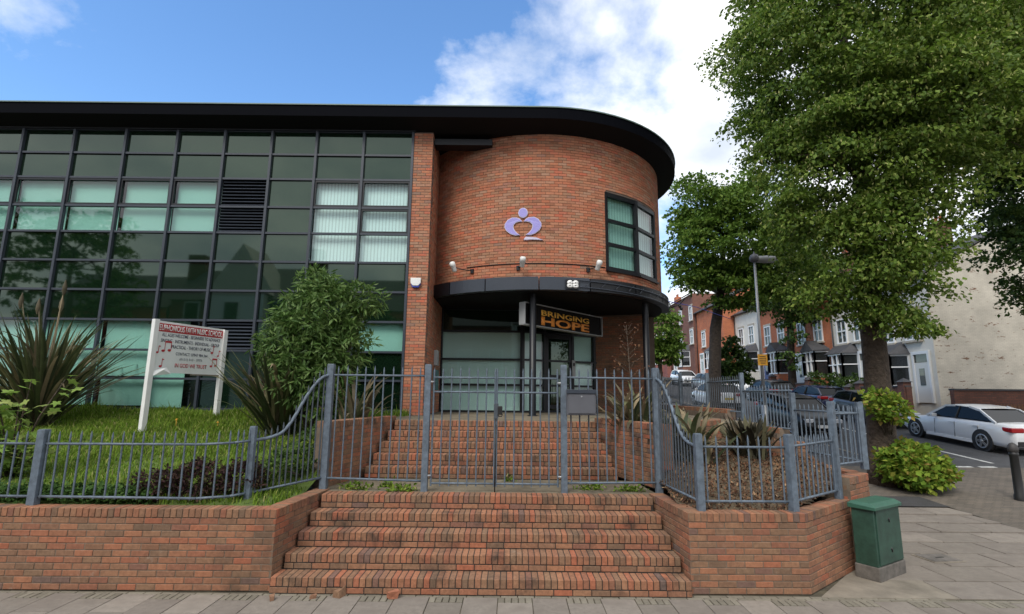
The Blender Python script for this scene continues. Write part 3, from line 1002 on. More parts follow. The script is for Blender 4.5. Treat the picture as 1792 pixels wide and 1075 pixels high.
# ================================================================== OFFICE BUILDING
FLOOR = 1.83
TC = Vector((0.8, 16.7)); TR = 4.0          # drum of the corner tower
FY = 12.70                                   # plane of the glass facade
bld = thing('office_building', 'two-storey brick and dark glass corner building with a round brick tower', 'building', (0, FY, FLOOR))

def tower_pt(th, r=TR):
    return (TC.x + r * math.sin(th), TC.y - r * math.cos(th))

def tower_y(x, r=TR):
    return TC.y - math.sqrt(max(0.01, r * r - (x - TC.x) ** 2))

XC = [-2.67, -3.97, -5.22, -6.41, -7.66, -8.92, -10.29, -11.66, -13.02, -14.38, -15.74, -17.1]
ZR = [9.20, 8.54, 7.85, 7.08, 6.38, 5.62, 4.86, 4.10, 3.35, 2.65, 1.93]
for i, x in enumerate(XC):
    MB().box((x, FY - 0.02, (9.2 + 1.75) / 2), (0.062, 0.10, 9.2 - 1.75)).build('mullion', 'frame_metal', bld)
for z in ZR:
    MB().box(((XC[0] + XC[-1]) / 2, FY - 0.008, z), (XC[0] - XC[-1] - 0.02, 0.07, 0.052)).build('transom', 'frame_metal', bld)

def blindness(c, r):
    if c in (0, 1) and r in (2, 3, 4): return 'v'
    if c == 3 and r in (2, 3, 7): return 'L'
    if c in (4, 5) and r in (2, 3): return 't'
    if c in (6, 7, 8, 9, 10) and r in (2, 3): return 't'
    if c in (6, 7, 8) and r == 4: return 'd'
    if c == 0 and r == 7: return 't'
    if c in (4, 5, 6, 7, 8, 9, 10) and r in (7, 8, 9): return 't'
    return None

for c in range(len(XC) - 1):
    for r in range(len(ZR) - 1):
        x1, x0 = XC[c] - 0.031, XC[c + 1] + 0.031
        z1, z0 = ZR[r] - 0.026, ZR[r + 1] + 0.026
        xm, zm, wx, wz = (x0 + x1) / 2, (z0 + z1) / 2, x1 - x0, z1 - z0
        b = blindness(c, r)
        if b == 'L':
            lv = MB().box((xm, FY + 0.10, zm), (wx, 0.02, wz)).build('louvre', 'soffit_black', bld)
            for k in range(8):
                zz = z0 + (k + .5) * wz / 8
                m = Matrix.Translation((xm, FY + 0.02, zz)) @ Matrix.Rotation(R(38), 4, 'X')
                MB().box((0, 0, 0), (wx, 0.085, 0.008), mat=m).build('slat', 'frame_metal', lv)
            continue
        m = Matrix.Translation((xm, FY + 0.012, zm)) @ Matrix.Rotation(R(rng.uniform(-.22, .22)), 4, 'Z') @ Matrix.Rotation(R(rng.uniform(-.15, .15)), 4, 'X')
        mat = {None: 'pane_dark', 'v': 'pane_clear', 't': 'pane_teal', 'd': 'pane_dark'}[b]
        pn = MB().box((0, 0, 0), (wx + 0.02, 0.008, wz + 0.02), mat=m).build('pane', mat, bld)
        if b in ('v', 't'):
            drop = 0.0
            bx0, bx1 = x0 - 0.01, x1 + 0.01
            if (c, r) == (4, 7) or (c == 4 and r in (8, 9)):
                bx1 = x1 - 0.42
            if b == 't':
                bx0 += rng.choice((0.0, 0.03, 0.07, 0.10)); drop = rng.choice((0.0, 0.0, 0.03, 0.06)) if r in (3, 9) else 0.0
            MB().box(((bx0 + bx1) / 2, FY + 0.13, zm + drop), (bx1 - bx0, 0.012, wz + 0.05)).build('blind', 'blind_vertical' if b == 'v' else 'blind_teal', bld)
        if (r == 2 and b) or (c == 0 and r == 3):
            fr = MB()
            t = 0.045
            fr.box((xm, FY - 0.012, z1 - t / 2 - .012), (wx, 0.05, t)); fr.box((xm, FY - 0.012, z0 + t / 2), (wx, 0.05, t))
            fr.box((x0 + t / 2, FY - 0.0125, zm), (t, 0.05, wz - 2 * t)); fr.box((x1 - t / 2, FY - 0.0125, zm), (t, 0.05, wz - 2 * t))
            fr.build('casement', 'black_metal', bld)
MB().box((-9.9, 13.05, 5.5), (14.6, 0.05, 7.5)).build('interior_wall', 'interior', bld)
MB().box((-9.9, FY - 0.01, 1.84), (14.5, 0.09, 0.12)).build('sill', 'frame_metal', bld)

# ---- brick pier right of the glass and its return into the porch
core = MB()
wall_core(core, (-2.635, 12.65), (-2.14, 12.65), 1.6, 9.2, 0.3)
wall_core(core, (-2.14, 12.656), (-2.14, 15.6), 1.6, 9.2, 0.3)
pier = core.build('brick_pier', 'tower_mortar', bld)
its = wall_items((-2.635, 12.65), (-2.14, 12.65), 1.6, 101, cap=False) + wall_items((-2.14, 12.655), (-2.14, 15.6), 1.6, 101, cap=False)
pieces(its, 'tower_brick', pier, limit=0, rest='brickwork')

# ---- drum: mortar shell with the window opening, bricks laid on it one by one
W0, W1, WZ0, WZ1 = R(25), R(58), 5.60, 7.76
T0, T1, TZ0, TZ1 = R(-48), R(160), 4.97, 9.30
mb = MB()
ths = sorted(set([T0 + (T1 - T0) * i / 120 for i in range(121)] + [W0, W1]))
zs = [TZ0, WZ0, WZ1, TZ1]
for a, b in zip(ths[:-1], ths[1:]):
    for z0, z1 in zip(zs[:-1], zs[1:]):
        if W0 - 1e-6 <= a and b <= W1 + 1e-6 and z0 == WZ0:
            continue
        p, q = tower_pt(a, TR - 0.013), tower_pt(b, TR - 0.013)
        mb.quad((*p, z0), (*q, z0), (*q, z1), (*p, z1))
        p2, q2 = tower_pt(a, TR - 0.25), tower_pt(b, TR - 0.25)
        mb.quad((*q2, z0), (*p2, z0), (*p2, z1), (*q2, z1))
for th in (W0, W1):
    p, q = tower_pt(th, TR - 0.006), tower_pt(th, TR - 0.25)
    mb.quad((*p, WZ0), (*q, WZ0), (*q, WZ1), (*p, WZ1))
drum = mb.build('tower_wall', 'tower_mortar', bld)
VV, FF = [], []
nb = int((T1 - T0) * TR / 0.225)
dth = (T1 - T0) / nb
course = 0
z = TZ0
while z + 0.07 < TZ1:
    for i in range(-1, nb + 1):
        a0 = T0 + (i + (0.5 if course % 2 else 0.0)) * dth
        a1 = a0 + dth * 0.955
        a0, a1 = max(a0, T0), min(a1, T1)
        if z + 0.066 > WZ0 and z < WZ1 and a1 > W0 and a0 < W1:
            if a0 < W0: a1 = W0
            elif a1 > W1: a0 = W1
            else: continue
        if a1 - a0 < R(0.4): continue
        r1 = TR + rng.uniform(-.002, .002)
        o_ = len(VV)
        for th in (a0, a1):
            for rr in (r1, TR - 0.08):
                p = tower_pt(th, rr)
                VV += [(*p, z), (*p, z + 0.065)]
        FF += [tuple(o_ + k for k in f) for f in ((0, 4, 5, 1), (2, 3, 7, 6), (0, 2, 6, 4), (1, 5, 7, 3), (0, 1, 3, 2), (4, 6, 7, 5))]
    z += 0.075; course += 1
o = np_mesh('brickwork', VV, FF, 'tower_brick', drum); o['kind'] = 'stuff'

# ---- tower window: two flat bays of three lights
win = MB()
thm = (W0 + W1) / 2
c0, c1, c2 = tower_pt(W0, TR - 0.03), tower_pt(thm, TR - 0.03), tower_pt(W1, TR - 0.03)
for c, w in ((c0, .09), (c1, .12), (c2, .08)):
    win.box((c[0], c[1], (WZ0 + WZ1) / 2), (w, 0.10, WZ1 - WZ0), rot=thm)
for a, b in ((c0, c1), (c1, c2)):
    win.beam((*a, WZ0 + 0.05), (*b, WZ0 + 0.05), 0.098, 0.10)
    win.beam((*a, WZ1 - 0.06), (*b, WZ1 - 0.06), 0.098, 0.12)
win = win.build('window', 'black_metal', bld)
zt = [WZ0 + 0.10, WZ0 + 0.72, WZ0 + 1.38, WZ1 - 0.12]
for a, b, gm in ((c0, c1, 'pane_teal'), (c1, c2, 'pane_clear')):
    for z in zt[1:-1]:
        MB().beam((*a, z), (*b, z), 0.09, 0.085).build('glazing_bar', 'black_metal', win)
    d = (Vector(b) - Vector(a)); n_ = Vector((-d.y, d.x)).normalized()
    for z0, z1 in zip(zt[:-1], zt[1:]):
        MB().beam((*a, (z0 + z1) / 2), (*b, (z0 + z1) / 2), 0.008, z1 - z0).build('pane', gm, win)
    ia, ib = Vector(a) + n_ * 0.12, Vector(b) + n_ * 0.12
    MB().beam((*ia, (WZ0 + WZ1) / 2), (*ib, (WZ0 + WZ1) / 2), 0.01, WZ1 - WZ0).build('blind', 'blind_vertical', win)
sl = MB()
for a, b in ((W0 - R(.6), thm), (thm, W1 + R(.6))):
    sl.beam((*tower_pt(a, TR + 0.03), WZ0 - 0.02), (*tower_pt(b, TR + 0.03), WZ0 - 0.02), 0.12, 0.05)
sl.build('sill', 'black_metal', win)

# ---- roof: fascia and dark soffit sweeping round the drum
ZS, ZB, ZT = 9.20, 9.36, 9.66
outer = [(-18.5, 12.15)] + [(-18.5 + 19.3 * i / 16, 12.15) for i in range(1, 17)] + [tower_pt(R(a), 4.55) for a in range(4, 181, 4)] + [(-18.5, 21.25)]
inner = [(-18.5, 12.72)] + [(-18.5 + 19.3 * i / 16, 12.72) for i in range(1, 17)] + [tower_pt(R(a), 3.975) for a in range(4, 181, 4)] + [(-18.5, 20.675)]
mb = MB(); n = len(outer)
mb.add([(*p, ZB) for p in outer] + [(*p, ZT) for p in outer], [(i, i + 1, n + i + 1, n + i) for i in range(n - 1)], smooth=False)
rf = mb.build('roof', 'roof_metal', bld)
mb = MB()
mb.add([(*p, ZS) for p in inner] + [(*p, ZB) for p in outer], [(i, i + 1, n + i + 1, n + i) for i in range(n - 1)])
mb.prism([(-2.9, 12.715), (0.9, 12.715), (0.9, 16.0), (-2.9, 16.0)], ZS + 0.004, ZS + 0.05)
mb.build('soffit', 'soffit_black', rf)
mb = MB()
mb.add([(*p, ZT) for p in outer] + [(-18.5, 16.7, 10.1), (0.8, 16.7, 10.1)],
       [(i, i + 1, n + 1, n) if i < 17 else (i, i + 1, n + 1) for i in range(n - 2)] + [(n - 2, n - 1, n, n + 1)])
mb.build('roof_deck', 'roof_metal', rf)
mb = MB()
for a, b in zip(outer[:-2], outer[1:-1]):
    mb.beam((*a, ZT + 0.012), (*b, ZT + 0.012), 0.05, 0.03)
mb.build('edge_trim', 'edge_metal', rf)
MB().box((-9.9, FY - 0.03, 9.225), (14.6, 0.12, 0.06)).build('head_trim', 'black_metal', bld)
MB().box((-1.35, 12.98, 9.02), (1.55, 0.35, 0.17)).build('soffit_beam', 'black_metal', bld)
MB().box((-6.8, 19.0, 5.5), (23.0, 4.4, 7.7)).build('rear_wall', 'tower_mortar', bld)

# ---- entrance canopy round the foot of the drum
CR = 4.20
mb = MB()
arcp = [tower_pt(R(a), 3.985) for a in range(-46, 181, 4)]
mb.prism(arcp + [(-2.13, 19.0), (-2.13, 13.9)], 4.93, 4.99)
can = mb.build('canopy', 'soffit_black', bld)
segs = [(-47, -36), (-35.6, -21), (-20.6, -2), (-1.6, 16), (16.4, 36), (36.4, 56), (56.4, 80)]
for a, b in segs:
    m2 = MB()
    st = frange(a, b, 3)
    o_ = [tower_pt(R(t), CR) for t in st]; i_ = [tower_pt(R(t), 3.99) for t in st][::-1]
    m2.prism(o_ + i_, 4.94, 5.27)
    m2.build('fascia_panel', 'frame_metal' if -36 < a < 10 else 'black_metal', can)
for zz in (5.20, 5.03):
    MB().tube([(*tower_pt(R(t), CR + 0.035), zz - 0.002 * max(0, t - 10)) for t in range(9, 80, 4)], 0.014, 6).build('sign_rail', 'frame_metal', can)
for t in range(14, 74, 6):
    MB().tube([(*tower_pt(R(t), CR + 0.03), 5.03), (*tower_pt(R(t + 2.5), CR + 0.03), 5.19)], 0.008, 5).build('sign_strut', 'frame_metal', can)
for x, y in ((0.54, 13.05), tower_pt(R(50), 3.85)):
    MB().lathe([(0.13, 0), (0.13, 0.02), (0.088, 0.025), (0.088, 3.11)], (x, y, FLOOR - 0.004), 16).build('column', 'black_metal', bld)

# ---- glazed entrance screens below the canopy
def screen_run(p0, p1, rows, cols, name='screen'):
    """cols: list of (fraction0, fraction1, kind) kind per bay: 'blind', 'door', 'dark'"""
    p0, p1 = Vector(p0), Vector(p1)
    d = p1 - p0; Ln = d.length; d.normalize()
    nrm = Vector((d.y, -d.x)); ang = math.atan2(d.y, d.x)
    fr = MB()
    top = rows[-1]
    posts = sorted(set([c[0] for c in cols] + [c[1] for c in cols]))
    for f in posts:
        c = p0 + d * (f * Ln)
        fr.box((c.x, c.y, (FLOOR + top) / 2), (0.08, 0.10, top - FLOOR), rot=ang)
    for z in rows:
        fr.beam((p0.x, p0.y, z), (p1.x, p1.y, z), 0.09, 0.06)
    s = fr.build(name, 'black_metal', bld)
    for f0, f1, kind in cols:
        a = p0 + d * (f0 * Ln + 0.04); b = p0 + d * (f1 * Ln - 0.04)
        for i, (z0, z1) in enumerate(zip(rows[:-1], rows[1:])):
            upper = i == len(rows) - 2
            dark = kind == 'dark' or upper
            if kind == 'door' and not upper:
                continue
            MB().beam((a.x, a.y, (z0 + z1) / 2), (b.x, b.y, (z0 + z1) / 2), 0.008, z1 - z0 - 0.05).build('pane', 'pane_dark' if dark else 'pane_clear', s)
            if not dark:
                a2, b2 = a - nrm * 0.10, b - nrm * 0.10
                MB().beam((a2.x, a2.y, (z0 + z1) / 2), (b2.x, b2.y, (z0 + z1) / 2), 0.01, z1 - z0).build('blind', 'blind_teal', s)
        if kind == 'door':
            z0, z1 = rows[0], rows[-2]
            dr = MB()
            for q in (a + d * 0.05, b - d * 0.05):
                dr.box((q.x, q.y, (z0 + z1) / 2), (0.09, 0.06, z1 - z0 - 0.06), rot=ang)
            for zz in (z0 + 0.14, z0 + 1.05, z1 - 0.10):
                dr.beam((a.x, a.y, zz), (b.x, b.y, zz), 0.055, 0.12)
            door = dr.build('door', 'black_metal', bld)
            MB().beam((a.x, a.y, (z0 + z1) / 2), (b.x, b.y, (z0 + z1) / 2), 0.008, z1 - z0 - 0.1).build('pane', 'pane_dark', door)
            q = b - d * 0.10 + nrm * 0.06
            MB().tube([(q.x, q.y, z0 + .85), (q.x, q.y, z0 + 1.35)], 0.014, 6).build('handle', 'galvanised', door)
    return s
screen_run((-2.13, 15.5), (0.30, 15.5), [FLOOR + 0.02, 2.63, 3.39, 4.24, 4.92], [(0, 1, 'blind')], 'entrance_screen')
screen_run((0.34, 15.5), (2.75, 16.7), [FLOOR + 0.02, 2.63, 3.39, 4.24, 4.92], [(0, .28, 'blind'), (.28, .66, 'door'), (.66, .97, 'blind')], 'entrance_screen')
MB().box((0.3, 17.6, 3.4), (5.4, 0.05, 3.2)).build('interior_wall', 'interior', bld)
core = MB(); wall_core(core, (2.72, 16.70), (4.3, 16.15), FLOOR - 0.02, 4.95, 0.3)
lw_ = core.build('porch_wall', 'tower_mortar', bld)
pieces(wall_items((2.72, 16.70), (4.3, 16.15), FLOOR - 0.02, 41, cap=False), 'brick', lw_, limit=0)

# ------------------------------------------------------------ fixtures on the building
s = thing('name_sign', 'long black sign with BRINGING HOPE in gold letters hung above the entrance', 'sign', (1.53, 14.3, 4.13))
SA, SB = Vector((0.31, 13.0)), Vector((2.75, 15.6))
sd = (SB - SA).normalized(); sn = Vector((sd.y, -sd.x))
sc_ = (SA + SB) / 2
MS = frame_matrix((sc_.x, sc_.y, 4.42), (sd.x, sd.y, 0), (sn.x, sn.y, 0))
MB().box((0, 0, -0.08), (3.52, 0.56, 0.15), mat=MS).build('panel', 'sign_black', s)
fb = MB()
for yy in (-0.285, 0.285): fb.box((0, yy, -0.06), (3.58, 0.022, 0.20), mat=MS)
for xx in (-1.78, 1.78): fb.box((xx, 0, -0.06), (0.03, 0.55, 0.20), mat=MS)
fb.build('frame', 'plastic_grey', s)
text_mesh('BRINGING', 2.22, 0.15, 'sign_gold', s, MS @ Matrix.Translation((0.02, 0.095, 0.0)), 'lettering', bold=0.022)
text_mesh('HOPE', 2.22, 0.235, 'sign_orange', s, MS @ Matrix.Translation((0.02, -0.12, 0.0)), 'lettering', bold=0.035)
hg = MB()
for xx in (-1.3, 1.3): hg.box((xx, 0.39, -0.08), (0.03, 0.2, 0.03), mat=MS)
hg.build('hanger', 'black_metal', s)

th88 = R(9.6)
p = tower_pt(th88, CR + 0.06)
M88 = frame_matrix((p[0], p[1], 5.08), (math.cos(th88), math.sin(th88), 0), (math.sin(th88), -math.cos(th88), 0))
s = thing('house_number', 'white number 88 on the dark canopy edge', 'number', (p[0], p[1], 5.0))
text_mesh('88', 0.30, 0.20, 'white_paint', s, M88, 'numeral', bold=0.05, depth=0.012)
MB().box((0, 0, -0.018), (0.36, 0.24, 0.018), mat=M88).build('backing', 'black_metal', s)

al = thing('alarm_box', 'white and blue alarm box on the brick pier beside the glass', 'alarm', (-2.43, 12.64, 5.0))
MB().prism([(-.13, .13), (.13, .13), (.125, .0), (.07, -.07), (-.07, -.07), (-.125, .0)][::-1], -0.075, 0.0,
           Matrix.Translation((-2.43, 12.645, 5.09)) @ Matrix.Rotation(R(90), 4, 'X') @ Matrix.Rotation(R(180), 4, 'Y')).build('cover', 'white_paint', al, bevel=0.01)
MB().prism([(-.125, .0), (.125, .0), (.075, -.095), (-.075, -.095)][::-1], -0.06, 0.0,
           Matrix.Translation((-2.43, 12.645, 5.075)) @ Matrix.Rotation(R(90), 4, 'X') @ Matrix.Rotation(R(180), 4, 'Y')).build('lens', 'alarm_blue', al)

def flood(px, ax, label, az, ln):
    th = math.asin((px - TC.x) / TR)
    b = tower_pt(th, TR + 0.01)
    t = thing('floodlight', label, 'lamp', (b[0], b[1], 5.58), group='floodlights on the round tower')
    MB().box((b[0], b[1], 5.54), (0.09, 0.06, 0.11), rot=th).build('bracket', 'black_metal', t)
    e = (b[0] + math.sin(az) * ln, b[1] - math.cos(az) * ln, 5.62)
    MB().tube([(b[0], b[1], 5.55), ((b[0] + e[0]) / 2, (b[1] + e[1]) / 2, 5.57), e], 0.014, 6).build('arm', 'black_metal', t)
    m = Matrix.Translation((e[0], e[1], 5.62)) @ Matrix.Rotation(az, 4, 'Z') @ Matrix.Rotation(R(20), 4, 'X')
    MB().lathe([(0.03, -0.13), (0.062, -0.11), (0.062, 0.02), (0.075, 0.03), (0.075, 0.12), (0.05, 0.145)], n=14, mat=m).build('lamp_head', 'white_paint', t)
    MB().box((0, 0, 0.0), (0.16, 0.03, 0.03), mat=m).build('yoke', 'plastic_grey', t)
flood(-1.05, 0, 'small white floodlight on the tower nearest the brick pier', R(-78), 0.50)
flood(0.15, 0, 'small white floodlight on the tower below the lilac emblem', R(20), 0.30)
flood(1.95, 0, 'small floodlight on the tower beside the two-bay window', R(62), 0.28)
MB_c = MB().tube([(*tower_pt(R(a), TR + 0.012), 5.66 - 0.0004 * (a + 3) ** 2 * .02) for a in range(-30, 25, 3)], 0.011, 5)
tag(MB_c.build('conduit', 'black_metal'), 'thin black cable running round the tower between the floodlights', 'cable')

em = thing('wall_emblem', 'lilac heart-shaped figure emblem fixed to the round tower', 'emblem', (0.26, 12.7, 6.3))
def emb_pt(px, py):
    return (0.26 + (px - 415) / 514.0, 6.69 - (py - 400) / 491.0)
left = [(405, 360), (372, 325), (335, 308), (270, 303), (212, 330), (175, 380), (172, 425), (195, 470), (250, 515), (315, 537), (375, 538),
        (335, 510), (300, 470), (285, 430), (290, 398), (318, 370), (360, 357)]
right = [(830 - x, y) for x, y in left][::-1]
dot = [(415 + 60 * math.cos(2 * math.pi * k / 24), 243 + 63 * math.sin(2 * math.pi * k / 24)) for k in range(24)]
swash = [(430, 602), (440, 580), (455, 565), (520, 568), (600, 580), (685, 608), (600, 600), (520, 598), (470, 602)]
def emblem_layer(pts, grow, y0, y1, name, mat, parent):
    cx = sum(p[0] for p in pts) / len(pts); cy = sum(p[1] for p in pts) / len(pts)
    area = sum(a[0] * b[1] - b[0] * a[1] for a, b in zip(pts, pts[1:] + pts[:1]))
    q = []
    m_ = len(pts)
    for i in range(m_):
        a, b, c = Vector(pts[i - 1]), Vector(pts[i]), Vector(pts[(i + 1) % m_])
        t = ((b - a).normalized() + (c - b).normalized())
        t = t.normalized() if t.length > 1e-4 else Vector((0, 1))
        nn = Vector((t.y, -t.x)) * (1 if area > 0 else -1)
        q.append(b + nn * grow)
    W = [emb_pt(*v) for v in q]
    if area > 0: W = W[::-1]
    k = len(W)
    vs_ = [(x, tower_y(x) - y1, z) for x, z in W] + [(x, tower_y(x) - y0, z) for x, z in W]
    mb = MB(); mb.add(vs_, [tuple(range(k))] + [(i, k + i, k + (i + 1) % k, (i + 1) % k) for i in range(k)])
    return mb.build(name, mat, parent)
for pts, nm, mt in ((left, 'wing', 'lilac'), (right, 'wing', 'lilac'), (dot, 'head', 'lilac'), (swash, 'swash', 'lilac_edge')):
    b_ = emblem_layer(pts, 3, 0.0, 0.035, nm, 'lilac_edge', em)
    emblem_layer(pts, -5, 0.034, 0.040, 'face', mt, b_)

mt = thing('meter_box', 'grey utility box over a dark teal box on the porch side of the brick pier', 'box', (-2.08, 14.2, 2.6))
MB().box((-2.09, 14.3, 3.33), (0.10, 0.30, 0.42)).build('upper_box', 'plastic_grey', mt, bevel=0.01)
MB().box((-2.09, 14.3, 2.72), (0.12, 0.36, 0.55)).build('lower_box', 'teal_box', mt, bevel=0.01)
MB().tube([(-2.12, 14.3, 3.0), (-2.12, 14.3, 3.12)], 0.012, 6).build('conduit', 'plastic_grey', mt)
ic = thing('door_intercom', 'small pale intercom panel beside the entrance door', 'intercom', (1.0, 14.5, 3.0))
q = Vector((0.34, 15.5)).lerp(Vector((2.75, 16.7)), 0.66) + Vector((0.446, -0.895)) * 0.07
MB().box((q.x, q.y, 3.18), (0.12, 0.04, 0.52), rot=math.atan2(1.2, 2.41)).build('panel', 'plastic_grey', ic, bevel=0.006)
MB().box((q.x + .012, q.y - .024, 3.30), (0.06, 0.01, 0.10), rot=math.atan2(1.2, 2.41)).build('grille', 'lock_black', ic)
cb = MB().tube([(4.55, 14.9, 5.13), (6.3, 17.2, 5.35), (9.3, 21.5, 5.6)], 0.012, 5)
tag(cb.build('overhead_cable', 'alarm_blue'), 'thin dark cable from the canopy edge towards the street trees', 'cable')
bk = thing('cable_bracket', 'small black cable bracket sticking out from the canopy end', 'bracket', (4.85, 15.3, 4.95))
MB().tube([(4.80, 15.2, 4.98), (5.02, 15.2, 5.06), (5.22, 15.2, 5.26)], 0.018, 6).build('arm', 'black_metal', bk)
for pq in ((5.06, 15.2, 5.02), (5.10, 15.2, 4.95)):
    MB().lathe([(0.0, -.05), (.045, -.03), (.045, .03), (0.0, .05)], pq, 10).build('insulator', 'black_metal', bk)
# ================================================================== RAILINGS AND GATES
_bar = {}
def bar_mesh(h, r, mat):
    key = (round(h, 2), r, mat)
    if key not in _bar:
        h = key[0]; n = 8
        prof = [(r, 0), (r, h - 0.07), (r * 1.15, h - 0.06), (r * 0.25, h)]
        mb = MB().lathe(prof, n=n)
        me = mb.mesh('bar'); me.materials.append(MATS[mat])
        _bar[key] = me
    return _bar[key]

def put_bar(t, x, y, z0, z1, r=0.0115, mat='fence_paint', lean=(0, 0)):
    o = bpy.data.objects.new('bar', bar_mesh(z1 - z0, r, mat))
    o.location = (x, y, z0)
    o.rotation_euler = (lean[0], lean[1], rng.uniform(0, 1))
    link(o, t)

def post(t, x, y, z0, z1, w=0.088, rot=0.0):
    mb = MB().box((x, y, (z0 + z1) / 2), (w, w, z1 - z0), rot=rot)
    mb.box((x, y, z1 + 0.004), (w * 0.9, w * 0.9, 0.012), rot=rot)
    return mb.build('post', 'fence_paint', t, bevel=0.006)

def rail(t, pts, r=0.017, name='rail'):
    return MB().tube(pts, r, 6).build(name, 'fence_paint', t)

def panel(t, p0, p1, zb, zr, zt, pitch=0.13, inset=0.075, mat='fence_paint', mid=None):
    """straight panel: zb (z at p0, z at p1) bottom rail, zr top rail, zt bar tops"""
    p0, p1 = Vector(p0), Vector(p1)
    L_ = (p1 - p0).length
    n = max(2, round((L_ - 2 * inset) / pitch))
    f = lambda zz, s: zz[0] + (zz[1] - zz[0]) * s
    rail(t, [(p0.x, p0.y, zb[0]), (p1.x, p1.y, zb[1])])
    rail(t, [(p0.x, p0.y, zr[0]), (p1.x, p1.y, zr[1])])
    if mid: rail(t, [(p0.x, p0.y, mid[0]), (p1.x, p1.y, mid[1])])
    for i in range(n + 1):
        s = (inset + (L_ - 2 * inset) * i / n) / L_
        q = p0.lerp(p1, s)
        put_bar(t, q.x, q.y, f(zb, s) - 0.02, f(zt, s) + rng.uniform(-.006, .006), mat=mat, lean=(rng.uniform(-.006, .006), rng.uniform(-.006, .006)))

def sweep(t, p0, p1, zb, curve, pitch=0.10, mat='fence_paint'):
    """panel whose top rail rises along an S-curve; curve: list of (s, z)"""
    p0, p1 = Vector(p0), Vector(p1)
    def zc(s):
        for (a, za), (b, zb_) in zip(curve[:-1], curve[1:]):
            if a <= s <= b:
                k = (s - a) / (b - a)
                return za + (zb_ - za) * k
        return curve[-1][1]
    def smooth(s):
        return (zc(max(0, s - .05)) + 2 * zc(s) + zc(min(1, s + .05))) / 4
    pts = [p0.lerp(p1, k / 24) for k in range(25)]
    MB().tube([(q.x, q.y, smooth(k / 24)) for k, q in enumerate(pts)], 0.023, 8).build('swept_rail', 'fence_paint', t)
    rail(t, [(p0.x, p0.y, zb[0]), (p1.x, p1.y, zb[1])])
    L_ = (p1 - p0).length
    n = max(3, round(L_ / pitch))
    for i in range(1, n):
        s = i / n; q = p0.lerp(p1, s)
        put_bar(t, q.x, q.y, zb[0] + (zb[1] - zb[0]) * s - 0.02, smooth(s) + 0.13, mat=mat)

# low railing on the lawn wall, then sweeping up to the tall entrance railing
t = thing('lawn_railing', 'low blue-grey spiked railing on the brick wall before the lawn', 'railing', (-6.0, 6.76, 0.93))
for x in (-11.2, -8.6, -5.97):
    post(t, x, 6.74, 0.92, 1.84, 0.098)
post(t, -3.50, 7.16, 0.92, 1.88, 0.08)
for a, b in ((-13.0, -11.2), (-11.2, -8.6), (-8.6, -5.97)):
    panel(t, (a, 6.74), (b, 6.74), (1.03, 1.03), (1.67, 1.67), (1.83, 1.83))
panel(t, (-5.97, 6.74), (-3.95, 6.76), (1.03, 1.02), (1.67, 1.68), (1.83, 1.84))
panel(t, (-3.95, 6.76), (-3.62, 6.92), (1.02, 1.02), (1.68, 1.69), (1.84, 1.85), inset=0.05)
panel(t, (-3.62, 6.92), (-3.50, 7.16), (1.02, 1.02), (1.69, 1.70), (1.85, 1.86), inset=0.05)
sweep(t, (-3.50, 7.16), (-2.81, 8.0), (1.02, 1.10), [(0, 1.70), (.2, 1.72), (.38, 1.78), (.5, 1.95), (.66, 2.28), (.8, 2.50), (.9, 2.60), (1, 2.62)], 0.085, 'fence_paint_dark')

t = thing('entrance_railing', 'tall blue-grey spiked railing panel left of the gates', 'railing', (-2.0, 8.0, 0.93))
post(t, -2.80, 8.02, 0.90, 2.78, 0.10); post(t, -1.285, 8.0, 0.905, 2.79, 0.094)
panel(t, (-2.80, 8.0), (-1.285, 8.0), (1.09, 1.06), (2.62, 2.62), (2.76, 2.76), 0.14, 0.12)

def gate(label, x0, x1, hinge):
    t = thing('gate_leaf', label, 'gate', (x0, 8.0, 0.95), group='pair of entrance gates')
    for z in (1.03, 2.38, 2.60):
        rail(t, [(x0, 8.0, z), (x1, 8.0, z)], 0.016)
    n = 7
    for i in range(n + 1):
        x = x0 + (x1 - x0) * i / n
        edge = i in (0, n)
        put_bar(t, x, 8.0, 0.99, 2.75 + rng.uniform(-.006, .006), 0.0145 if edge else 0.0115)
    hx = x0 if hinge < 0 else x1
    for z in (2.53, 1.14):
        MB().tube([(hx, 7.985, z), (hx + hinge * 0.10, 7.975, z)], 0.016, 6).build('hinge', 'galvanised', t)
    return t
gate('left leaf of the grey entrance gates at the top of the lower steps', -1.19, -0.245, -1)
g2 = gate('right leaf of the grey entrance gates, next to the letter box', -0.215, 0.715, 1)
lk = thing('padlock', 'black padlock and latch plate joining the two gate leaves', 'padlock', (-0.19, 7.96, 2.05))
MB().box((-0.225, 7.965, 2.10), (0.07, 0.02, 0.22)).build('latch_plate', 'fence_paint_dark', lk)
MB().box((-0.165, 7.95, 2.11), (0.07, 0.05, 0.13)).build('lock_body', 'lock_black', lk, bevel=0.01)
MB().tube([(-0.20, 7.945, 2.05), (-0.18, 7.94, 2.02), (-0.14, 7.94, 2.02), (-0.13, 7.945, 2.06)], 0.009, 6).build('shackle', 'lock_black', lk)
MB().tube([(-0.23, 7.98, 0.915), (-0.23, 7.98, 1.9)], 0.010, 6).build('drop_bolt', 'lock_black', lk)

t = thing('entrance_railing', 'tall blue-grey spiked railing panel right of the gates carrying the letter box', 'railing', (1.5, 8.0, 0.93))
post(t, 0.81, 8.0, 0.905, 2.80, 0.094); post(t, 2.235, 8.02, 0.90, 2.77, 0.10)
panel(t, (0.81, 8.0), (2.235, 8.0), (1.05, 1.07), (2.62, 2.61), (2.76, 2.76), 0.137, 0.11)

